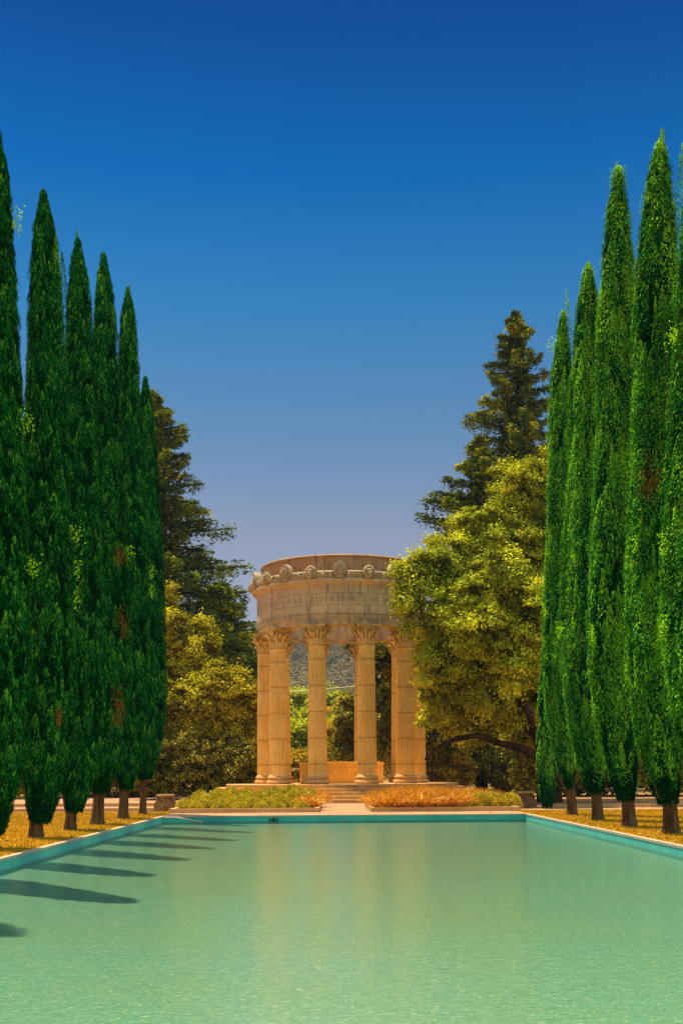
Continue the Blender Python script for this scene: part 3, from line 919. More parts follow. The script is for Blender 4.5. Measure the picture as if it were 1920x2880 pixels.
def plinth(x, y, w0, w1, h, label, lean=0):
    t = tag(empty('stone_plinth', (x, y, 0)), label, 'plinth', 'rough stone plinths beside the planting beds')
    b = MB(); nu, nv = 9, 6
    rows = []
    for i in range(nu):
        f = i / (nu - 1); w = (w0 + (w1 - w0) * f) / 2
        ring = []
        for sx_, sy_, ex, ey in ((-1, -1, 1, 0), (1, -1, 0, 1), (1, 1, -1, 0), (-1, 1, 0, -1)):
            for j in range(nv):
                p = j / nv * 2
                jx = random.uniform(-.022, .022); jy = random.uniform(-.022, .022)
                ring.append((w * (sx_ + ex * p) + jx, w * (sy_ + ey * p) + jy, f * h))
        rows.append(ring)
    b.grid(np.array(rows), closed_v=True, smooth=False, flip=True)
    b.build('rubble_body', M['rubble'], t)
    b = MB(); w = w1 / 2 + .03; b.box(-w, w, -w, w, h - .01, h + .06)
    b.build('cap_slab', M['kerb'], t)
plinth(-6.25, 43.6, .86, .56, .56, 'tapering rough stone plinth in the sun, left of the shrub bed')
plinth(7.55, 44.6, .84, .58, .56, 'tapering rough stone plinth in the tree shade, right of the grass bed')

# low kerb and further paving strips either side
b = MB()
b.box(-14, -5.9 - .75, 43.2, 43.4, 0, .12); b.box(8.2, 20, 44.2, 44.4, 0, .12)
b.box(-22, -6.0, 50.0, 50.2, 0, .14); b.box(8.0, 24.0, 52.0, 52.2, 0, .14)
tag(b.build('path_kerb', M['kerb']), kind='structure')
b = MB(); b.add([(-46, 60.1, -.008), (-4, 60.1, -.008), (-4, 70, -.008), (-46, 70, -.008)], [(0, 1, 2, 3)])
tag(b.build('far_path', M['plaza']), kind='structure')

# black fence right of the temple
fence = tag(empty('iron_fence', (4.6, 70, 0)), 'thin black post and rail fence right of the temple, in front of sunlit bushes', 'fence')
fx = [(4.75 + 1.42 * i, 69.5 + .9 * i) for i in range(0, 9)]
fx = [(4.3, 69.2)] + [(6.22 + 2.0 * i, 70 + 1.2 * i) for i in range(6)]
for i, (x, y) in enumerate(fx):
    b = MB(); b.tube([(x - 4.6, y - 70, 0), (x - 4.6, y - 70, 1.83)], .035, 8)
    b.lathe([(.045, 0), (.045, .03), (.001, .05)], 8) if False else None
    b.build('post', M['iron'], fence)
for z in (1.80, .25):
    b = MB(); b.tube([(x - 4.6, y - 70, z - .012 * math.sin(i)) for i, (x, y) in enumerate(fx)], .024 if z > 1 else .015, 6)
    b.build('rail', M['iron'], fence)
# pale rail left of the well, far behind
rf = tag(empty('pale_rail_fence', (-3, 66, 0)), 'pale horizontal rail fence glimpsed behind the left columns', 'fence')
for z in (1.62, .62):
    b = MB(); b.tube([(-4.2, 0, z), (3.2, 0, z)], .03, 6); b.build('rail', M['rail'], rf)
for x in (-4.2, -.4, 1.4, 3.2):
    b = MB(); b.tube([(x, .03, 0), (x, .03, 1.68)], .035, 6); b.build('post', M['rail'], rf)

# power lines
def cable(v0, v1, Z, r, mat, label):
    (xa, za), (xb, zb) = at(*v0, Z), at(*v1, Z)
    sl = (zb - za) / (xb - xa)
    pts = []
    for x in np.linspace(-60, 60, 41):
        pts.append((x, Z, za + sl * (x - xa) + .00035 * (x - xa) ** 2))
    b = MB(); b.tube(pts, r, 5)
    tag(b.build('power_line', mat), label, 'power line', 'power lines crossing behind the temple')
cable((665, 1589.5), (812, 1577.5), 88, .035, M['palecable'], 'brightest and lowest of the power lines crossing behind the temple columns')
cable((665, 1557), (812, 1540), 90, .012, M['cable'], 'thin highest power line crossing behind the temple columns')
cable((665, 1571), (812, 1558), 90.5, .012, M['cable'], 'thin power line between the highest and the bright one behind the temple')

# ---------------------------------------------------------------- cypresses
def cypress(base, H, z0, rmax, lean, side, label, group, seed, n_pl=230, per=170, rel=1.0, extra=(), prof=None, trunk_r=.2, topx=None, brown=(), sprigs=(), plume_l=(.7, 1.6), leafk=1.0, bigf=.2):
    global RNG
    RNG = np.random.default_rng(seed)
    prof = prof or [(0, .42), (.05, .74), (.12, .92), (.25, 1.0), (.45, .93), (.6, .82), (.72, .70), (.82, .60), (.9, .50), (.95, .38), (.98, .2), (1.0, .06)]
    pt, pr = zip(*prof)
    t_ = empty('cypress', (base[0], base[1], 0)); tag(t_, label, 'cypress', group)
    # axis: bulges over the pool
    def cx(t): return side * lean * (np.interp(t, [0, .04, .2, .5, .8, 1], [.25, .45, 1.0, .72, .62, .45] if side < 0 else [.25, .45, 1.0, .90, .85, .80]))
    lob = [(RNG.uniform(0, 2 * pi), RNG.integers(2, 6), RNG.uniform(.3, 1.8), RNG.uniform(0, 6)) for _ in range(6)]
    def R(t, th):
        k = 1.0
        for p, m_, f, q in lob: k = k + .035 * rel * np.cos(m_ * th + p + f * 2 * np.sin(3 * t + q))
        return np.interp(t, pt, pr) * rmax * k
    L = Leaves()
    # core
    ts = np.linspace(0, .93, 46); th = np.linspace(0, 2 * pi, 20, endpoint=False)
    G = np.zeros((46, 20, 3))
    for i, t in enumerate(ts):
        r = R(t, th) * (.74 - .25 * t if t > .02 else .3)
        G[i] = np.stack([cx(t) + r * np.cos(th), r * np.sin(th), np.full(20, z0 + t * (H - z0))], 1)
    L.addcore(G, .3)
    # bottom cap of the core
    bc = G[0].mean(0); th2 = np.repeat(bc[None], 20, 0)
    L.addcore(np.stack([th2, G[0]]), .3)
    # plumes
    t = RNG.random(n_pl * 3); w = np.interp(t, pt, pr) + .12; keep = RNG.random(len(t)) < w; t = t[keep][:n_pl]
    th = RNG.uniform(0, 2 * pi, len(t))
    big = RNG.random(len(t)) < bigf
    ln = np.where(big, RNG.uniform(*plume_l, len(t)) * (1 - .35 * t), RNG.uniform(.28, .6, len(t)))
    rad = np.where(big, RNG.uniform(.10, .18, len(t)) * (.8 + .5 * rel * RNG.random(len(t))) * (1.0 if side > 0 else 1.15), RNG.uniform(.06, .11, len(t)))
    rb = R(t, th)
    t2 = np.minimum(t + ln / (H - z0), 1.0)
    hi = z0 + t * (H - z0)
    rr = np.maximum(rb - rad * .75, 0)
    B = np.stack([cx(t) + rr * np.cos(th), rr * np.sin(th), hi], 1)
    r2 = np.maximum(R(t2, th) - rad * (.55 if rel < 1.2 else .3), .0)
    E = np.stack([cx(t2) + r2 * np.cos(th), r2 * np.sin(th), hi + ln], 1)
    E[:, 2] = np.minimum(E[:, 2], H + .1)
    tone = np.where(big, RNG.random(len(t)), RNG.random(len(t)) * .6)
    ex = []
    for (a_, b_, r_) in extra: ex.append((a_, b_, r_))
    for j in range(5):
        zt = H - RNG.uniform(.15, 1.5); q_ = (zt - 1.2 - z0) / (H - z0); a_ = RNG.uniform(0, 2 * pi); rr_ = np.interp(q_, pt, pr) * rmax * .75
        q2 = (zt - z0) / (H - z0); r2_ = np.interp(q2, pt, pr) * rmax * .95 + .03
        ex.append(((cx(q_) + rr_ * cos(a_), rr_ * sin(a_), zt - 1.2), (cx(q2) + r2_ * cos(a_), r2_ * sin(a_), zt), RNG.uniform(.07, .12)))
    ex.append(((cx(.9), 0, z0 + .88 * (H - z0)), (cx(1.0), 0, H), .17))
    for a_, b_, r_ in ex:
        B = np.vstack([B, a_]); E = np.vstack([E, b_]); rad = np.append(rad, r_); tone = np.append(tone, .5)
    n = len(B)
    cnt = np.maximum((per * (np.linalg.norm(E - B, axis=1) * rad) / (np.mean(np.linalg.norm(E - B, axis=1) * rad))).astype(int), 25)
    idx = np.repeat(np.arange(n), cnt)
    s = RNG.random(len(idx)) ** .9
    A = unit(E - B)[idx]
    ph = RNG.uniform(0, 2 * pi, len(idx))
    X = unit(np.cross(A, np.array([0.3, 1, .1]))); Y = np.cross(A, X)
    D = X * np.cos(ph)[:, None] + Y * np.sin(ph)[:, None]
    pr_ = np.minimum(1, s * 4 + .25) * np.minimum(1, ((1 - s) * 1.35)) ** .75
    rho = rad[idx] * pr_ * RNG.uniform(.75, 1.08, len(idx))
    P = B[idx] + (E - B)[idx] * s[:, None] + D * rho[:, None]
    # drop faces buried inside the core
    tt = np.clip((P[:, 2] - z0) / (H - z0), 0, 1); dx = P[:, 0] - cx(tt); rad_p = np.hypot(dx, P[:, 1]); thp = np.arctan2(P[:, 1], dx)
    vis = rad_p > R(tt, thp) * (.70 - .25 * tt)
    P, D, A, idx, s = P[vis], D[vis], A[vis], idx[vis], s[vis]
    m = len(P)
    kk_ = .2 if side > 0 else .45
    N = unit(D * kk_ + np.stack([P[:, 0] - cx(tt[vis]), P[:, 1], P[:, 2] * 0], 1) / np.maximum(R(tt[vis], thp[vis]), .05)[:, None] * 1.0) + RNG.normal(0, .2 if side > 0 else .3, (m, 3)) + np.array([0, 0, .12 if side > 0 else .8])
    U_ = A * 1.0 + D * .35 + RNG.normal(0, .2, (m, 3))
    tint = np.clip(tone[idx] * (.25 if side > 0 else .42) + RNG.random(m) ** 1.6 * .5 + s ** 2 * .32 - (.10 if side > 0 else -.05), 0, 1)  # right row tinted yellower, its sunlit look put into the leaf colour
    # a thin fleece of shoots over the whole surface
    k = int(per * n_pl * .4); tf = RNG.random(k * 2); tf = tf[RNG.random(k * 2) < np.interp(tf, pt, pr) + .1][:k]; k = len(tf)
    tf[: k // 12] *= .08
    thf = RNG.uniform(0, 2 * pi, k); rf_ = R(tf, thf) * RNG.uniform(.74, .93, k)
    ring = .5 + .5 * np.sin(thf * 9 + 5 * np.sin(tf * 14 + seed)) 
    rf_ = rf_ * (1 - .16 * ring)
    Pf = np.stack([cx(tf) + rf_ * np.cos(thf), rf_ * np.sin(thf), z0 + tf * (H - z0) - np.where(tf < .04, RNG.uniform(0, .12, k), 0)], 1)
    Df = np.stack([np.cos(thf), np.sin(thf), np.zeros(k)], 1)
    L.add(Pf, Df + RNG.normal(0, .35, (k, 3)) + [0, 0, .1], np.array([0, 0, 1.]) + Df * .4 + RNG.normal(0, .35, (k, 3)), RNG.uniform(.09, .16, k) * leafk, RNG.uniform(.022, .04, k) * leafk, RNG.random(k) * .25)  # low tint puts the shade of gaps between plumes into the colour
    for (bz, bth, br) in brown:
        c = np.array([cx((bz - z0) / (H - z0)) + rmax * .9 * cos(bth), rmax * .9 * sin(bth), bz])
        q = np.linalg.norm((P - c) / np.array([br * .7, br, br * 1.8]), axis=1) + RNG.normal(0, .35, m) < .7
        tint = np.where(q & (RNG.random(m) < .6), 2.0, tint)
    L.add(P, N, U_, RNG.uniform(.08, .15, m) * leafk, RNG.uniform(.018, .034, m) * leafk, tint)
    for (bz, bth, ln_) in sprigs:       # loose yellow-green shoots sticking out
        k = 70; ln_ = ln_ * .6
        tq = (bz - z0) / (H - z0); c = np.array([cx(tq) + rmax * np.interp(tq, pt, pr) * cos(bth), rmax * np.interp(tq, pt, pr) * sin(bth), bz])
        d = np.array([cos(bth), sin(bth) * .6, .55]); d /= np.linalg.norm(d)
        ss = RNG.random(k)
        Pq = c + d * (ss * ln_)[:, None] + RNG.normal(0, 1, (k, 3)) * np.array([.05, .05, .09]) + np.array([0, 0, .12]) * np.sin(ss * 9 + bz)[:, None]
        L.add(Pq, RNG.normal(size=(k, 3)) + [0, 0, .8], d * (0.6) + np.array([0, 0, .5]) + RNG.normal(0, .6, (k, 3)), .07, .026, RNG.uniform(.7, 1.2, k))
    L.build('crown', M['cypress'], t_)
    # trunk with flared foot and a few ribs
    b = MB(); rows = []
    nn = 20; th = np.linspace(0, 2 * pi, nn, endpoint=False)
    ht = z0 + 1.2; trunk_r *= .68
    for i in range(10):
        f = i / 9; z = ht * f
        fl = 1 + .28 * math.exp(-z / .14)
        r = trunk_r * (1 - .25 * f) * fl * (1 + .10 * np.sin(th * 3 + seed + f * 2) + .06 * np.sin(th * 7 + seed * 2 - f * 3))
        x0_ = side * lean * .45 * max(0, (z - .1) / (z0 + 1.2)) ** 1.2
        rows.append(np.stack([x0_ + r * np.cos(th), r * np.sin(th), np.full(nn, z - .02)], 1))
    b.grid(np.array(rows), closed_v=True, smooth=True, flip=True)
    if trunk_r > .12:
        for s_ in (-1, 1):
            b.tube([(side * lean * .12, 0, z0 * .55 + .1), (side * lean * .3 + s_ * .22, s_ * .05, z0 + .15), (side * lean * .3 + s_ * .36, 0, z0 + .9)], [.09, .06, .04], 7)
    b.build('trunk', M['bark'], t_)
    return t_

GLc = 'cypresses in a row along the left side of the pool'
GRc = 'cypresses in a row along the right side of the pool'
LX = -6.5
lefts = [
 # y, H, z0, rmax, lean, trunk_r, extra, label
 (11.2, 12.0, .5, .60, .35, .22, (), 'tall dark cypress of the left row standing nearest of all to the viewer'),
 (14.8, 12.3, .4, .60, .35, .22, (), 'tall dark cypress of the left row, eighth from the temple end'),
 (18.4, 15.0, .4, .60, .36, .23, (), 'tall dark cypress of the left row, seventh from the temple end'),
 (21.9, 13.75, .35, .57, .27, .24, (), 'dark cypress cut off by the left photo edge, only its pool side showing'),
 (25.4, 14.25, .42, .61, .32, .22, (((.50, -.15, 8.6), (.55, -.1, 13.3), .30),), 'dark cypress with a second lower tip on its right, in the left row'),
 (28.8, 14.75, .55, .59, .35, .20, (((-.12, 0, 12.6), (-.12, 0, 14.5), .18), ((.18, 0, 13.0), (.26, 0, 15.05), .16)), 'dark cypress with twin pointed tips, fourth from the temple in the left row'),
 (32.1, 15.9, .95, .58, .34, .24, (), 'dark cypress with brown dead sprays, third from the temple in the left row'),
 (36.0, 16.6, 1.0, .60, .34, .22, (((-.15, 0, 14.0), (-.12, 0, 15.9), .15), ((.25, 0, 14.6), (.32, 0, 16.75), .15)), 'dark cypress with a ragged forked tip, second from the temple end of the left row'),
 (39.8, 15.1, 1.3, .62, .26, .17, (), 'shorter cypress with a bare straight trunk, left row beside the stone plinth'),
]
for i, (y, H, z0, rm, ln, tr, ex, lab) in enumerate(lefts):
    br = ((5.6, -.5, .28), (3.2, -.7, .30), (7.4, -.6, .22)) if i == 6 else (((2.6, -.9, .15),) if i == 4 else ())
    sp = {3: ((8.0, -.3, .35), (5.3, -.2, .30), (11.9, -.2, .3)), 4: ((6.6, -.15, .42), (5.9, -.15, .3), (5.2, -.2, .25)), 6: ((7.5, -.15, .4),), 7: ((7.6, -.15, .3), (7.0, -.2, .25))}.get(i, ())
    if i < 2: n_pl, per = 500, 50
    else: n_pl, per = 1300, 145
    cypress((LX, y), H, z0, rm, ln, 1, lab, GLc, 100 + i, n_pl, per, 1.1, ex, trunk_r=tr, leafk=.72, plume_l=(.6, 1.3), bigf=.05, brown=br, sprigs=sp)
rights = [
 (7.5, 21.9, 14.75, .3, .76, .38, .24, (), 'cypress cut off by the right edge of the photo, nearest of the right row'),
 (7.51, 25.3, 15.2, .75, .70, .36, .25, (((-.12, 0, 13.4), (-.10, 0, 15.55), .20), ((.30, 0, 13.2), (.34, 0, 15.2), .17)), 'tallest looking cypress with a forked tip and a rusty dead spray, right row'),
 (7.45, 28.7, 16.4, .75, .68, .34, .24, (((-.2, 0, 14.6), (-.2, 0, 16.6), .13),), 'tall slender tapering cypress between the fork-tipped and the blunt one, right row'),
 (7.54, 32.5, 15.7, .85, .72, .30, .22, (((-.25, 0, 14.0), (-.28, 0, 15.5), .15),), 'blunt topped cypress third from the temple end of the right row'),
 (7.69, 36.6, 16.0, .95, .58, .38, .22, (((.0, 0, 14.6), (-.05, 0, 16.75), .13),), 'thin pointed cypress beside the spreading oak, right row'),
]
PR = [(0, .35), (.05, .62), (.12, .82), (.22, .95), (.38, 1.0), (.5, .86), (.68, .76), (.8, .66), (.88, .52), (.95, .34), (1.0, .03)]
for i, (x, y, H, z0, rm, ln, tr, ex, lab) in enumerate(rights):
    br = ((7.75, -2.1, .32),) if i == 1 else ()
    sp = {0: ((9.6, 3.3, .3), (5.6, 3.3, .25), (4.1, 3.3, .3)), 1: ((6.2, -2.4, .3),), 2: ((4.7, -2.6, .3),), 3: ((7.2, -2.2, .3), (5.3, 3.3, .3)), 4: ((14.9, 3.2, .4), (7.0, 3.2, .5), (6.4, -2.5, .4))}.get(i, ())
    cypress((x, y), H, z0, rm, ln, -1, lab, GRc, 200 + i, 1000, 210, 1.6, ex, prof=PR, trunk_r=tr, brown=br, sprigs=sp, leafk=.78, bigf=.30, plume_l=(1.1, 3.0))
# young thin one at the end of the right row
cypress((8.2, 43.4), 6.2, .12, .36, .05, -1, 'young thin cypress with foliage down to the ground, right row beside the shaded plinth', GRc, 230, 160, 90, 1.4, (), prof=[(0, .6), (.1, .9), (.4, 1), (.7, .8), (.9, .4), (1, .05)], trunk_r=.05)
for i, y in enumerate((11.2, 14.8, 18.4)):
    pass

# ---------------------------------------------------------------- broadleaf trees
def clumps(L, blobs, leaf=.13, clump_r=(.35, .7), dens=1.0, per=240, up=.6, hollow=.70, fill=.0, tone_amp=.5, lw=.55):
    for (cx, cy, cz, rx, ry, rz) in blobs:
        area = 4 * pi * ((rx * ry) ** 1.6 / 3 + (rx * rz) ** 1.6 / 3 + (ry * rz) ** 1.6 / 3) ** (1 / 1.6)
        cr_ = (clump_r[0] + clump_r[1]) / 2
        n = max(6, int(dens * area / (cr_ ** 2 * 1.6)))
        d = rdir(n); k = RNG.uniform(hollow, 1.0, n)[:, None]
        C = np.array([cx, cy, cz]) + d * np.array([rx, ry, rz]) * k
        R_ = RNG.uniform(*clump_r, n)
        tone = RNG.random(n)
        idx = np.repeat(np.arange(n), per)
        e = rdir(len(idx)); e[:, 2] *= .8
        od = d[idx]
        e = unit(e + od * .6 + np.array([0, 0, up]))
        q = RNG.uniform(.55, 1.0, len(idx)) * (1 + .25 * RNG.normal(size=len(idx)))
        P = C[idx] + e * (R_[idx] * q)[:, None]
        N = e + RNG.normal(0, .42, (len(idx), 3)) + np.array([0, 0, .3])
        U_ = RNG.normal(size=(len(idx), 3)) + e * .6
        sz = leaf * RNG.uniform(.7, 1.35, len(idx))
        L.add(P, N, U_, sz, sz * lw, np.clip(tone[idx] * tone_amp + RNG.random(len(idx)) * (1 - tone_amp), 0, 1))
        if fill:
            m = int(fill * area * 6)
            e = rdir(m); P = np.array([cx, cy, cz]) + e * np.array([rx, ry, rz]) * RNG.uniform(.3, .8, m)[:, None]
            L.add(P, RNG.normal(size=(m, 3)), RNG.normal(size=(m, 3)), leaf * 3.2, leaf * 2.6, .2)

def V(vx, vy, rvx, rvy, Z, ry=None):
    X, z = at(vx, vy, Z)
    return (X, Z, z, vr(rvx, Z), ry or (vr(rvx, Z) + vr(rvy, Z)) / 2, vr(rvy, Z))

def tree(name, label, cat, base, blobs, mat, leaf, seed, limbs=(), group=None, bark='darkbark', crown='crown', trunk=True, **kw):
    global RNG
    RNG = np.random.default_rng(seed)
    t = tag(empty(name, (base[0], base[1], 0)), label, cat, group)
    L = Leaves(); clumps(L, [(x - base[0], y - base[1], z, a, b_, c) for (x, y, z, a, b_, c) in blobs], leaf, **kw)
    L.build(crown, M[mat], t)
    if trunk:
        b = MB()
        for pts, rad in limbs:
            b.tube([(x - base[0], y - base[1], z) for x, y, z in pts], rad, 9)
        if not limbs:
            zc = max(bb[2] for bb in blobs)
            r = .09 + .02 * zc
            b.tube([(0, 0, -.05), (.1, 0, zc * .35), (-.05, 0, zc * .7), (0, 0, zc)], [r * 1.3, r, r * .7, r * .3], 8)
            for bb in blobs:
                b.tube([(0, 0, zc * .35), ((bb[0] - base[0]) * .5, (bb[1] - base[1]) * .5, (zc * .35 + bb[2]) / 2), (bb[0] - base[0], bb[1] - base[1], bb[2])], [r * .7, r * .45, r * .15], 6)
        b.build('trunk', M[bark], t)
    return t

# big oak right of the temple, reaching in front of it
OZ = 52
ox, _ = at(1262, 1750, OZ)
blobs = [V(958, 1320, 46, 50, 50), V(938, 1385, 26, 32, 49.5), V(1010, 1300, 62, 58, 51), V(1006, 1430, 66, 66, 50), V(1006, 1520, 66, 54, 50),
         V(985, 1590, 34, 44, 49.8), V(1080, 1370, 88, 90, 51.5), V(1110, 1250, 78, 70, 53), V(1175, 1150, 66, 66, 54), V(1235, 1105, 50, 56, 54.5),
         V(1180, 1310, 90, 95, 53), V(1090, 1500, 90, 88, 51), V(1195, 1450, 84, 100, 52), V(1060, 1600, 84, 66, 51), V(1150, 1600, 84, 76, 52),
         V(1225, 1590, 56, 90, 52.5), V(1100, 1672, 96, 36, 52.5), V(1010, 1650, 44, 36, 51.5), V(1290, 1300, 90, 160, 54), V(1300, 1550, 80, 130, 54), V(1215, 1680, 60, 44, 53),
         V(1085, 1430, 74, 74, 46.5), V(1165, 1510, 74, 84, 46.5), V(1150, 1340, 66, 66, 47), V(1215, 1420, 50, 80, 46.5),
         V(1370, 1400, 90, 80, 50), V(1460, 1450, 90, 80, 49), V(1540, 1500, 90, 90, 49), V(1400, 1560, 90, 60, 47)]
def pt_(vx, vy, Z):
    X, z = at(vx, vy, Z); return (X, Z, z)
limbs = [([(ox, OZ, -.1), pt_(1258, 1775, OZ), pt_(1245, 1700, OZ), pt_(1235, 1600, OZ + .5), pt_(1210, 1450, OZ + 1), pt_(1195, 1300, OZ + 1.5), pt_(1200, 1150, OZ + 2)], [.62, .48, .42, .36, .28, .18, .07]),
         ([pt_(1252, 1752, OZ), pt_(1205, 1722, OZ - .4), pt_(1150, 1708, OZ - .7), pt_(1095, 1690, OZ - 1), pt_(1045, 1698, OZ - 1), pt_(1005, 1718, OZ - 1), pt_(975, 1745, OZ - 1)], [.26, .20, .15, .13, .12, .10, .05]),
         ([pt_(1240, 1690, OZ), pt_(1160, 1640, OZ), pt_(1080, 1560, OZ - .5), pt_(1000, 1480, OZ - 1), pt_(950, 1400, OZ - 1.5)], [.24, .2, .16, .11, .05]),
         ([pt_(1225, 1560, OZ), pt_(1140, 1450, OZ), pt_(1070, 1360, OZ), pt_(1000, 1300, OZ - 1)], [.2, .15, .11, .05]),
         ([pt_(1248, 1740, OZ), pt_(1215, 1640, OZ - 1), pt_(1180, 1590, OZ - 1.5), pt_(1150, 1560, OZ - 1.8)], [.2, .15, .1, .05])]
tree('oak_tree', 'big spreading oak with dense yellow green crown hanging in front of the temple', 'oak', (ox, OZ), blobs, 'oak', .145, 301, limbs, clump_r=(.38, .80), per=330, dens=.72, fill=1.0, up=.8, hollow=.5)

# dark tree behind the temple on the right
Z = 71
tree('dark_tree', 'dark leafy tree right behind the temple, filling the gap between its right columns', 'tree', (4.3, Z), [V(905, 1500, 88, 60, Z), V(930, 1600, 85, 90, Z), V(900, 1690, 42, 60, Z), V(835, 1478, 38, 22, Z - 1), V(990, 1700, 60, 60, Z + 2), V(1020, 1560, 90, 110, Z + 3)], 'laurel', .20, 302, clump_r=(.4, .75), per=90, fill=1.2)
Z = 73
tree('olive_tree', 'small two toned tree left of the dark one, seen between the middle columns', 'tree', (1.2, Z), [V(800, 1660, 26, 58, Z), V(806, 1615, 18, 22, Z), V(790, 1720, 20, 34, Z)], 'laurel', .17, 303, clump_r=(.3, .5), per=80, fill=1)

# golden oaks on the left
Z = 66
tree('golden_oak', 'golden lit round oak beside the left cypress row, below the tall redwood', 'oak', (-7.6, Z), [V(438, 1490, 62, 62, Z), V(395, 1440, 36, 50, Z), V(385, 1390, 22, 34, Z), V(470, 1560, 40, 40, Z), V(340, 1480, 70, 90, Z + 1), V(400, 1560, 60, 60, Z)], 'goldoak', .17, 304, clump_r=(.4, .75), per=150, fill=1.0)
Z = 64.5
tree('golden_oak', 'broad low golden oak just left of the temple columns', 'oak', (-6.2, Z), [V(470, 1620, 82, 62, Z), V(545, 1610, 52, 58, Z), V(500, 1580, 50, 46, Z), V(430, 1660, 70, 50, Z), V(570, 1660, 40, 46, Z), V(360, 1640, 60, 80, Z), V(500, 1680, 80, 34, Z)], 'goldoak', .16, 305, clump_r=(.4, .7), per=150, fill=1.0)
# laurels below them
for i, (vx, w, lab) in enumerate(((370, 60, 'dark glossy laurel bush left of the shrub bed, nearest the cypress row'), (455, 62, 'dark glossy laurel bush behind the shrub bed, middle of the three'), (548, 52, 'pale leaved laurel bush touching the left side of the temple steps'))):
    Z = 62.5
    X, _ = at(vx, 1760, Z)
    tree('laurel_bush', lab, 'bush', (X, Z), [V(vx, 1762, w, 48, Z), V(vx - 20, 1722, w * .6, 32, Z), V(vx + 25, 1735, w * .6, 32, Z), V(vx, 1800, w, 30, Z)], 'laurel', .14, 310 + i, clump_r=(.3, .55), per=70, dens=.9, group='laurel bushes left of the temple', crown='foliage', fill=1.2)
# bushes behind the fence on the right
for i, (vx, vy, w, h, Z, lab) in enumerate(((1020, 1755, 50, 44, 74, 'sunlit bush behind the black fence, nearest the temple'), (1105, 1738, 56, 56, 77, 'tallest sunlit bush behind the black fence, under the oak limb'), (1175, 1770, 40, 36, 80, 'low half shaded bush at the far end of the black fence'))):
    X, _ = at(vx, vy, Z)
    tree('sunlit_bush', lab, 'bush', (X, Z), [V(vx, vy, w, h, Z), V(vx - 20, vy + 25, w * .8, 30, Z - .5), V(vx + 25, vy + 20, w * .8, 34, Z)], 'farleaf' if i != 1 else 'laurel', .19, 320 + i, clump_r=(.35, .6), per=90, group='bushes behind the black fence', crown='foliage', fill=.8)
# screen of darker trees far right and far left behind the rows
scr = [((-14, 72), 'leafy tree behind the left cypress trunks, closest to the golden oaks', 'laurel'), ((-21, 70), 'leafy tree glimpsed behind the left cypress row, second from the temple', 'goldoak'), ((-28, 68), 'leafy tree at the far left behind the cypress row', 'laurel'),
       ((15, 66), 'shaded tree behind the right cypress row, closest to the big oak', 'laurel'), ((21, 64), 'shaded tree glimpsed between the right cypress trunks', 'oak'), ((27, 62), 'shaded tree at the far right behind the cypress row', 'laurel')]
for i, ((x, y), lab, mt) in enumerate(scr):
    tree('background_tree', lab, 'tree', (x, y), [(x, y, 5, 4, 3, 4), (x - 2, y, 2.5, 2.8, 2.4, 2.4), (x + 2, y, 2.4, 2.8, 2.4, 2.4), (x + .5, y, 8.5, 2.6, 2.4, 2.6)], mt, .26, 330 + i, clump_r=(.6, 1.0), per=110, group='trees behind the cypress rows', fill=.8)

# trees and bushes seen through the temple, low to high
thr = [
 (700, 1758, 34, 30, 76, 'bright yellow bush above the well, between the two left middle columns', 'farleaf'),
 (760, 1742, 34, 34, 80, 'bright yellow round bush seen just over the well, between the two middle columns', 'farleaf'),
 (655, 1765, 34, 34, 79, 'yellow bush low behind the left columns', 'farleaf'),
 (680, 1700, 40, 42, 100, 'olive tree above the yellow bushes in the left temple gap', 'oak'),
 (770, 1698, 34, 38, 104, 'olive tree above the yellow bush in the middle temple gap', 'farleaf'),
 (725, 1680, 50, 48, 120, 'wide olive tree crossing behind the second column', 'oak'),
 (690, 1640, 44, 40, 150, 'green rounded tree halfway up the view in the left temple gap', 'oak'),
 (785, 1650, 44, 40, 150, 'green rounded tree halfway up the view in the middle temple gap', 'farleaf'),
 (735, 1622, 60, 36, 185, 'farthest single tree before the wooded hill, behind the second column', 'oak'),
 (650, 1630, 50, 44, 180, 'far tree left of the temple gaps, partly behind the corner columns', 'oak'),
]
for i, (vx, vy, w, h, Z, lab, mt) in enumerate(thr):
    X, z = at(vx, vy, Z)
    lf = .16 * Z / 70
    bl = [V(vx, vy, w, h, Z), V(vx - w * .5, vy + h * .7, w * .8, h, Z), V(vx + w * .5, vy + h * .7, w * .8, h, Z)]
    tree('valley_tree', lab, 'tree', (X, Z), bl, mt, lf, 350 + i, clump_r=(.35 * Z / 75, .7 * Z / 75), per=80, group='trees beyond the temple', fill=.8)
# far belt of woodland closing the gaps to the hill's foot
RNG = np.random.default_rng(400)
L = Leaves()
bl = []
for i in range(46):
    x = RNG.uniform(-60, 75); y = RNG.uniform(200, 300); bl.append((x, y, RNG.uniform(2, 9) + (y - 200) * .05, RNG.uniform(5, 9), RNG.uniform(4, 7), RNG.uniform(5, 8)))
clumps(L, bl, .75, (1.5, 2.8), per=36, dens=.8)
tag(L.build('woodland_belt', M['farleaf']), 'belt of olive woodland at the foot of the hill beyond the temple', 'woodland', kind='stuff')

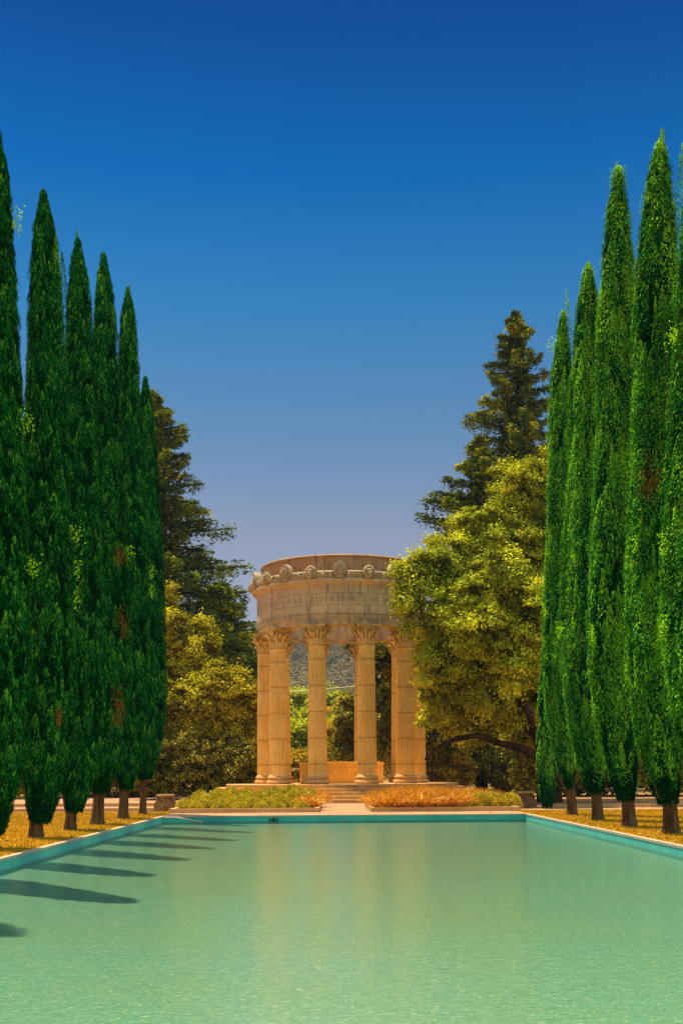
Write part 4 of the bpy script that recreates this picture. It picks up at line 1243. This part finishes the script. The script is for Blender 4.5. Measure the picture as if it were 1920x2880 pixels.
# ---------------------------------------------------------------- redwoods
def redwood(x, y, H, prof, label, seed, trunk_r, zlo=2.0, nb=130, leaf=.42, per=700, tops=()):
    global RNG
    RNG = np.random.default_rng(seed)
    t = tag(empty('redwood', (x, y, 0)), label, 'redwood', 'tall redwoods rising behind the temple grounds')
    L = Leaves(); b = MB()
    b.tube([(0, 0, -.1), (0, 0, H * .4), (.1, 0, H * .8), (0, 0, H)], [trunk_r, trunk_r * .7, trunk_r * .3, .03], 10)
    pz, pr = zip(*prof)
    zs = zlo + (H - zlo) * (np.linspace(0, 1, nb) ** 1.08)
    for i, z in enumerate(zs):
        R = np.interp(z, pz, pr) * RNG.uniform(.62, 1.12)
        a = i * 2.39996 + RNG.uniform(-.5, .5)
        d = np.array([cos(a), sin(a), 0]); sd = np.array([-sin(a), cos(a), 0]); up = np.array([0, 0, 1.])
        rise = .30 * R * (z / H) + .1; droop = .28 * R * (1.1 - z / H)
        def p(s): return d * R * s[:, None] + up * (z + rise * np.sin(s * 2) - droop * s ** 1.5)[:, None] + up * (.12 * R * np.maximum(0, s - .75))[:, None] * 3
        ss = np.linspace(0, .95, 5)
        pts = p(ss)
        b.tube(pts, [.05 + .012 * R * (1 - q) for q in ss], 5)
        k = int(per * (.25 + R / max(pr)))
        s = RNG.uniform(.12, 1.0, k) ** .8
        # side twigs grouped in tufts
        tuft = RNG.integers(0, max(6, int(R * 4)), k); off = RNG.normal(size=(int(R * 4) + 8, 3))[tuft % (int(R * 4) + 7)]
        s = np.clip((tuft + .5) / max(6, int(R * 4)) + RNG.normal(0, .035, k), .08, 1.03)
        wdt = .26 * R * (1.05 - s) + .22
        P = p(s) + sd * (off[:, 0] * wdt * .5 + RNG.normal(0, .14, k))[:, None] + up * (off[:, 1] * .12 - np.abs(RNG.normal(0, .12 + .3 * min(1, R / 5), k)) + .08)[:, None] + d * RNG.normal(0, .15, k)[:, None]
        U_ = d * .8 + sd * (np.sign(off[:, 0]) * .7)[:, None] + up * RNG.normal(-.1, .4, k)[:, None] + RNG.normal(0, .3, (k, 3))
        N = up + RNG.normal(0, .6, (k, 3))
        tone = RNG.random()
        L.add(P, N, U_, leaf * RNG.uniform(.6, 1.2, k), leaf * .30 * RNG.uniform(.7, 1.3, k), np.clip(.35 * tone + .65 * RNG.random(k) ** 1.3, 0, 1))
    L.build('crown', M['redwood'], t)
    b.build('trunk', M['darkbark'], t)
    return t
x, _ = at(1190, 1700, 88)
Hr = at(1188, 728, 88)[1]
def zz(vy, Z): return at(1000, vy, Z)[1]
redwood(x, 88, Hr, [(0, 7.2), (zz(1240, 88), 6.6), (zz(1150, 88), 5.4), (zz(1050, 88), 4.3), (zz(950, 88), 3.6), (zz(850, 88), 2.3), (zz(780, 88), 1.2), (zz(745, 88), .6), (Hr, .12)], 'tallest redwood, rising behind the oak on the right with an open pointed top', 501, .7, nb=215)
Hr2 = at(1120, 1030, 84)[1]
x2, _ = at(1105, 1700, 82)
redwood(x2, 82, Hr2, [(0, 6.0), (zz(1250, 82), 4.6), (zz(1180, 82), 3.8), (zz(1100, 82), 1.8), (Hr2, .3)], 'lower broad redwood between the tallest redwood and the temple', 502, .5, nb=110)
x, _ = at(362, 1700, 84)
Hl = at(362, 912, 84)[1]
redwood(x, 84, Hl, [(0, 8.6), (zz(1440, 84), 8.0), (zz(1350, 84), 6.7), (zz(1250, 84), 5.3), (zz(1150, 84), 3.7), (zz(1050, 84), 2.6), (zz(980, 84), 1.8), (Hl, .3)], 'tall redwood emerging right of the left cypress row with a feathery top', 503, .6, nb=230)
x, _ = at(512, 1700, 90)
Hl2 = at(512, 1345, 90)[1]
redwood(x, 90, Hl2, [(0, 5.6), (zz(1600, 90), 4.8), (zz(1500, 90), 3.6), (zz(1430, 90), 2.6), (zz(1370, 90), 1.4), (Hl2, .3)], 'smaller redwood between the tall left redwood and the temple', 504, .4, nb=120)

# ---------------------------------------------------------------- the hill
def hill_z(x, y):
    f = np.clip((y - 300) / 620, 0, 1); f = f * f * (3 - 2 * f)
    px = 928 + x / np.maximum(y, 1) * FPX
    h = 98 - 5 * np.tanh((x + 5) / 22) + 2.5 * np.sin(x * .031) + 1.5 * np.sin(x * .083 + 1) - .00008 * (x + 60) ** 2
    h = np.maximum(h, 20)
    return f * h + 5 * np.sin(x * .02 + y * .013) * f - .5 + 12 * f * np.sin(y * .02 + x * .006) * (1 - f)
xs = np.linspace(-700, 700, 90); ys = np.linspace(290, 1100, 70)
G = np.array([[(x, y, float(hill_z(x, y))) for y in ys] for x in xs])
b = MB(); b.grid(G, smooth=True, flip=True)
tag(b.build('hill', M['ground']), kind='structure')
RNG = np.random.default_rng(600)
L = Leaves()
n = 3600
y = 300 + 640 * RNG.random(n) ** .9; x = RNG.uniform(-.125, .135, n) * y * 1.05
C = np.stack([x, y, hill_z(x, y) + 2.0], 1)
R_ = RNG.uniform(4.5, 9.0, n) * (.8 + .3 * y / 900)
per = 130
idx = np.repeat(np.arange(n), per)
e = rdir(len(idx)); e[:, 2] = np.abs(e[:, 2]); e[:, 1] -= .5; e = unit(e)
P = C[idx] + e * R_[idx][:, None] * RNG.uniform(.8, 1.1, len(idx))[:, None]
tone = RNG.random(n)
sz = RNG.uniform(.8, 1.6, len(idx))
L.add(P, e + RNG.normal(0, .22, e.shape), RNG.normal(size=e.shape), sz, sz * .8, np.clip(tone[idx] * .7 + .15 * RNG.random(len(idx)), 0, 1))
tag(L.build('hill_woodland', M['hillwood']), 'hazy oak woodland covering the far hill beyond the temple', 'woodland', kind='stuff')

# ---------------------------------------------------------------- plants in the beds
def mound_mesh(seed, r=.40, h=.42, n=3200):
    global RNG
    RNG = np.random.default_rng(seed)
    L = Leaves()
    e = rdir(n); e[:, 2] = np.abs(e[:, 2])
    k = RNG.uniform(.75, 1.0, n) * (1 + .07 * np.sin(e[:, 0] * 9 + seed) * np.sin(e[:, 1] * 8))
    P = e * np.array([r, r, h]) * k[:, None] + RNG.normal(0, .012, (n, 3))
    U_ = e * .9 + np.array([0, 0, .55]) + RNG.normal(0, .3, (n, 3))
    L.add(P, RNG.normal(size=(n, 3)) + e * .6, U_, RNG.uniform(.045, .085, n), RNG.uniform(.014, .026, n), RNG.random(n))
    th = np.linspace(0, 2 * pi, 14, endpoint=False)
    G = np.array([[(r * .6 * cos(a) * cos(f), r * .6 * sin(a) * cos(f), h * .6 * sin(f)) for a in th] for f in np.linspace(0, pi / 2, 5)])
    L.addcore(G, .2)
    return L
protos = []
for i in range(4):
    o = mound_mesh(700 + i).build('green_shrub', M['mound']); protos.append(o)
used = [False] * 4
def put(i, x, y, s, sz, label, group):
    k = i % 4
    if used[k]: o = protos[k].copy(); COL.objects.link(o)
    else: o = protos[k]; used[k] = True
    o.location = (x, y, .10); o.scale = (s, s, sz); o.rotation_euler = (0, 0, i * 1.7)
    tag(o, label, 'shrub', group)
front = [352, 530, 683, 845, 975, 1155]
fl = ['first small round shrub at the front of the left bed, nearest the plinth', 'second small round shrub from the plinth end at the front of the left bed', 'third small round shrub from the plinth end at the front of the left bed',
      'fourth small round shrub from the plinth end at the front of the left bed', 'fifth small round shrub from the plinth end at the front of the left bed', 'last small round shrub at the front of the left bed, nearest the path']
for i, cx_ in enumerate(front):
    px = 420 + cx_ * .37
    x = (px - 928) / FPX * 41.35
    put(i, x, 41.3, .72, .68, fl[i], 'round shrubs along the front of the left bed')
RNG = np.random.default_rng(720)
k = 6
for row, (yy, cnt, s, szz) in enumerate(((42.75, 8, .95, 1.0), (43.7, 8, 1.1, 1.35), (44.7, 7, 1.2, 1.65), (46.0, 7, 1.25, 1.85))):
    for j in range(cnt):
        x0_ = -5.35 + .18 * row; x1_ = -.9
        x = x0_ + (x1_ - x0_) * (j + .5 * (row % 2)) / (cnt - .5) + RNG.uniform(-.1, .1)
        put(k, x, yy + RNG.uniform(-.15, .15), s * RNG.uniform(.85, 1.1), szz * RNG.uniform(.85, 1.12), 'rounded yellow green shrub among the crowded rows behind the left bed front', 'shrubs crowded at the back of the left bed')
        k += 1
for j in range(9):       # green part of the right bed, in the oak's shade
    x = 4.5 + (j % 5) * .5 + RNG.uniform(-.1, .1); y = 42.0 + (j // 5) * 1.3
    put(k, x, y, 1.1, 1.3, 'dark green shrub in the shaded right half of the right bed', 'shrubs in the shaded half of the right bed'); k += 1

def grass_mass(name, n, region, hmin, hmax, label, seed, hx=None):
    global RNG
    RNG = np.random.default_rng(seed)
    x0, x1, y0, y1 = region
    L = Leaves()
    m = n // 60
    c = np.stack([RNG.uniform(x0, x1, m), RNG.uniform(y0, y1, m)], 1)
    idx = np.repeat(np.arange(m), 60)
    hh = RNG.uniform(hmin, hmax, m)
    if hx: hh = hh * np.interp(c[:, 0], *hx)
    N_ = len(idx)
    d = RNG.normal(0, 1, (N_, 2)); ln = hh[idx] * RNG.uniform(.6, 1.1, N_)
    lean = np.stack([d[:, 0] * .45 + .15, d[:, 1] * .45, np.ones(N_)], 1); lean = unit(lean)
    base = np.stack([c[idx, 0] + RNG.normal(0, .07, N_), c[idx, 1] + RNG.normal(0, .07, N_), np.full(N_, .12)], 1)
    tone = RNG.random(m)
    for s0, s1, w in ((0, .5, .018), (.5, 1.0, .022)):
        bend = np.stack([d[:, 0] * .25, d[:, 1] * .25, -np.full(N_, .12)], 1) * (ln * (s0 + s1) / 2)[:, None] * s1
        P = base + lean * (ln * (s0 + s1) / 2)[:, None] + bend
        L.add(P, RNG.normal(size=(N_, 3)) + [0, -.6, .4], lean + bend * .8, ln * .56, w, np.clip(tone[idx] * .45 + RNG.random(N_) * .3 + s1 * .25, 0, 1))
    o = L.build(name, M['drygrass'])
    tag(o, label, 'ornamental grass', kind='stuff')
grass_mass('ornamental_grass', 52000, (1.65, 4.7, 40.85, 47.6), .58, .88, 'feathery orange grass filling the sunny half of the right bed', 801, hx=([1.6, 2.2, 3.0, 4.7], [.6, .9, 1.05, .95]))
grass_mass('ornamental_grass', 16000, (-3.6, -.55, 46.2, 47.6), .55, .85, 'reddish grass plumes rising behind the shrubs of the left bed near the steps', 802)
grass_mass('ornamental_grass', 5000, (-1.0, -.58, 41.6, 46.5), .35, .6, 'thin reddish grass along the path edge of the left bed', 803)
grass_mass('ornamental_grass', 9000, (4.5, 6.4, 43.5, 47.0), .5, .8, 'shaded dull grass behind the dark shrubs of the right bed', 804)

# ---------------------------------------------------------------- haze
b = MB(); b.box(-720, 720, -20, 1120, -1.5, 135)
hz = b.build('haze', None or M['water'], None, fix=True)
hz.data.materials.clear()
hm = bpy.data.materials.new('haze_air'); hm.use_nodes = True
hn = hm.node_tree.nodes; hn.clear()
ho = hn.new('ShaderNodeOutputMaterial'); hv = hn.new('ShaderNodeVolumePrincipled')
hv.inputs['Color'].default_value = (.11, .20, .40, 1); hv.inputs['Density'].default_value = .00033
hm.node_tree.links.new(hv.outputs[0], ho.inputs['Volume'])
hz.data.materials.append(hm)
tag(hz, 'thin pale summer haze in the air over the whole garden and hill', 'haze', kind='stuff')
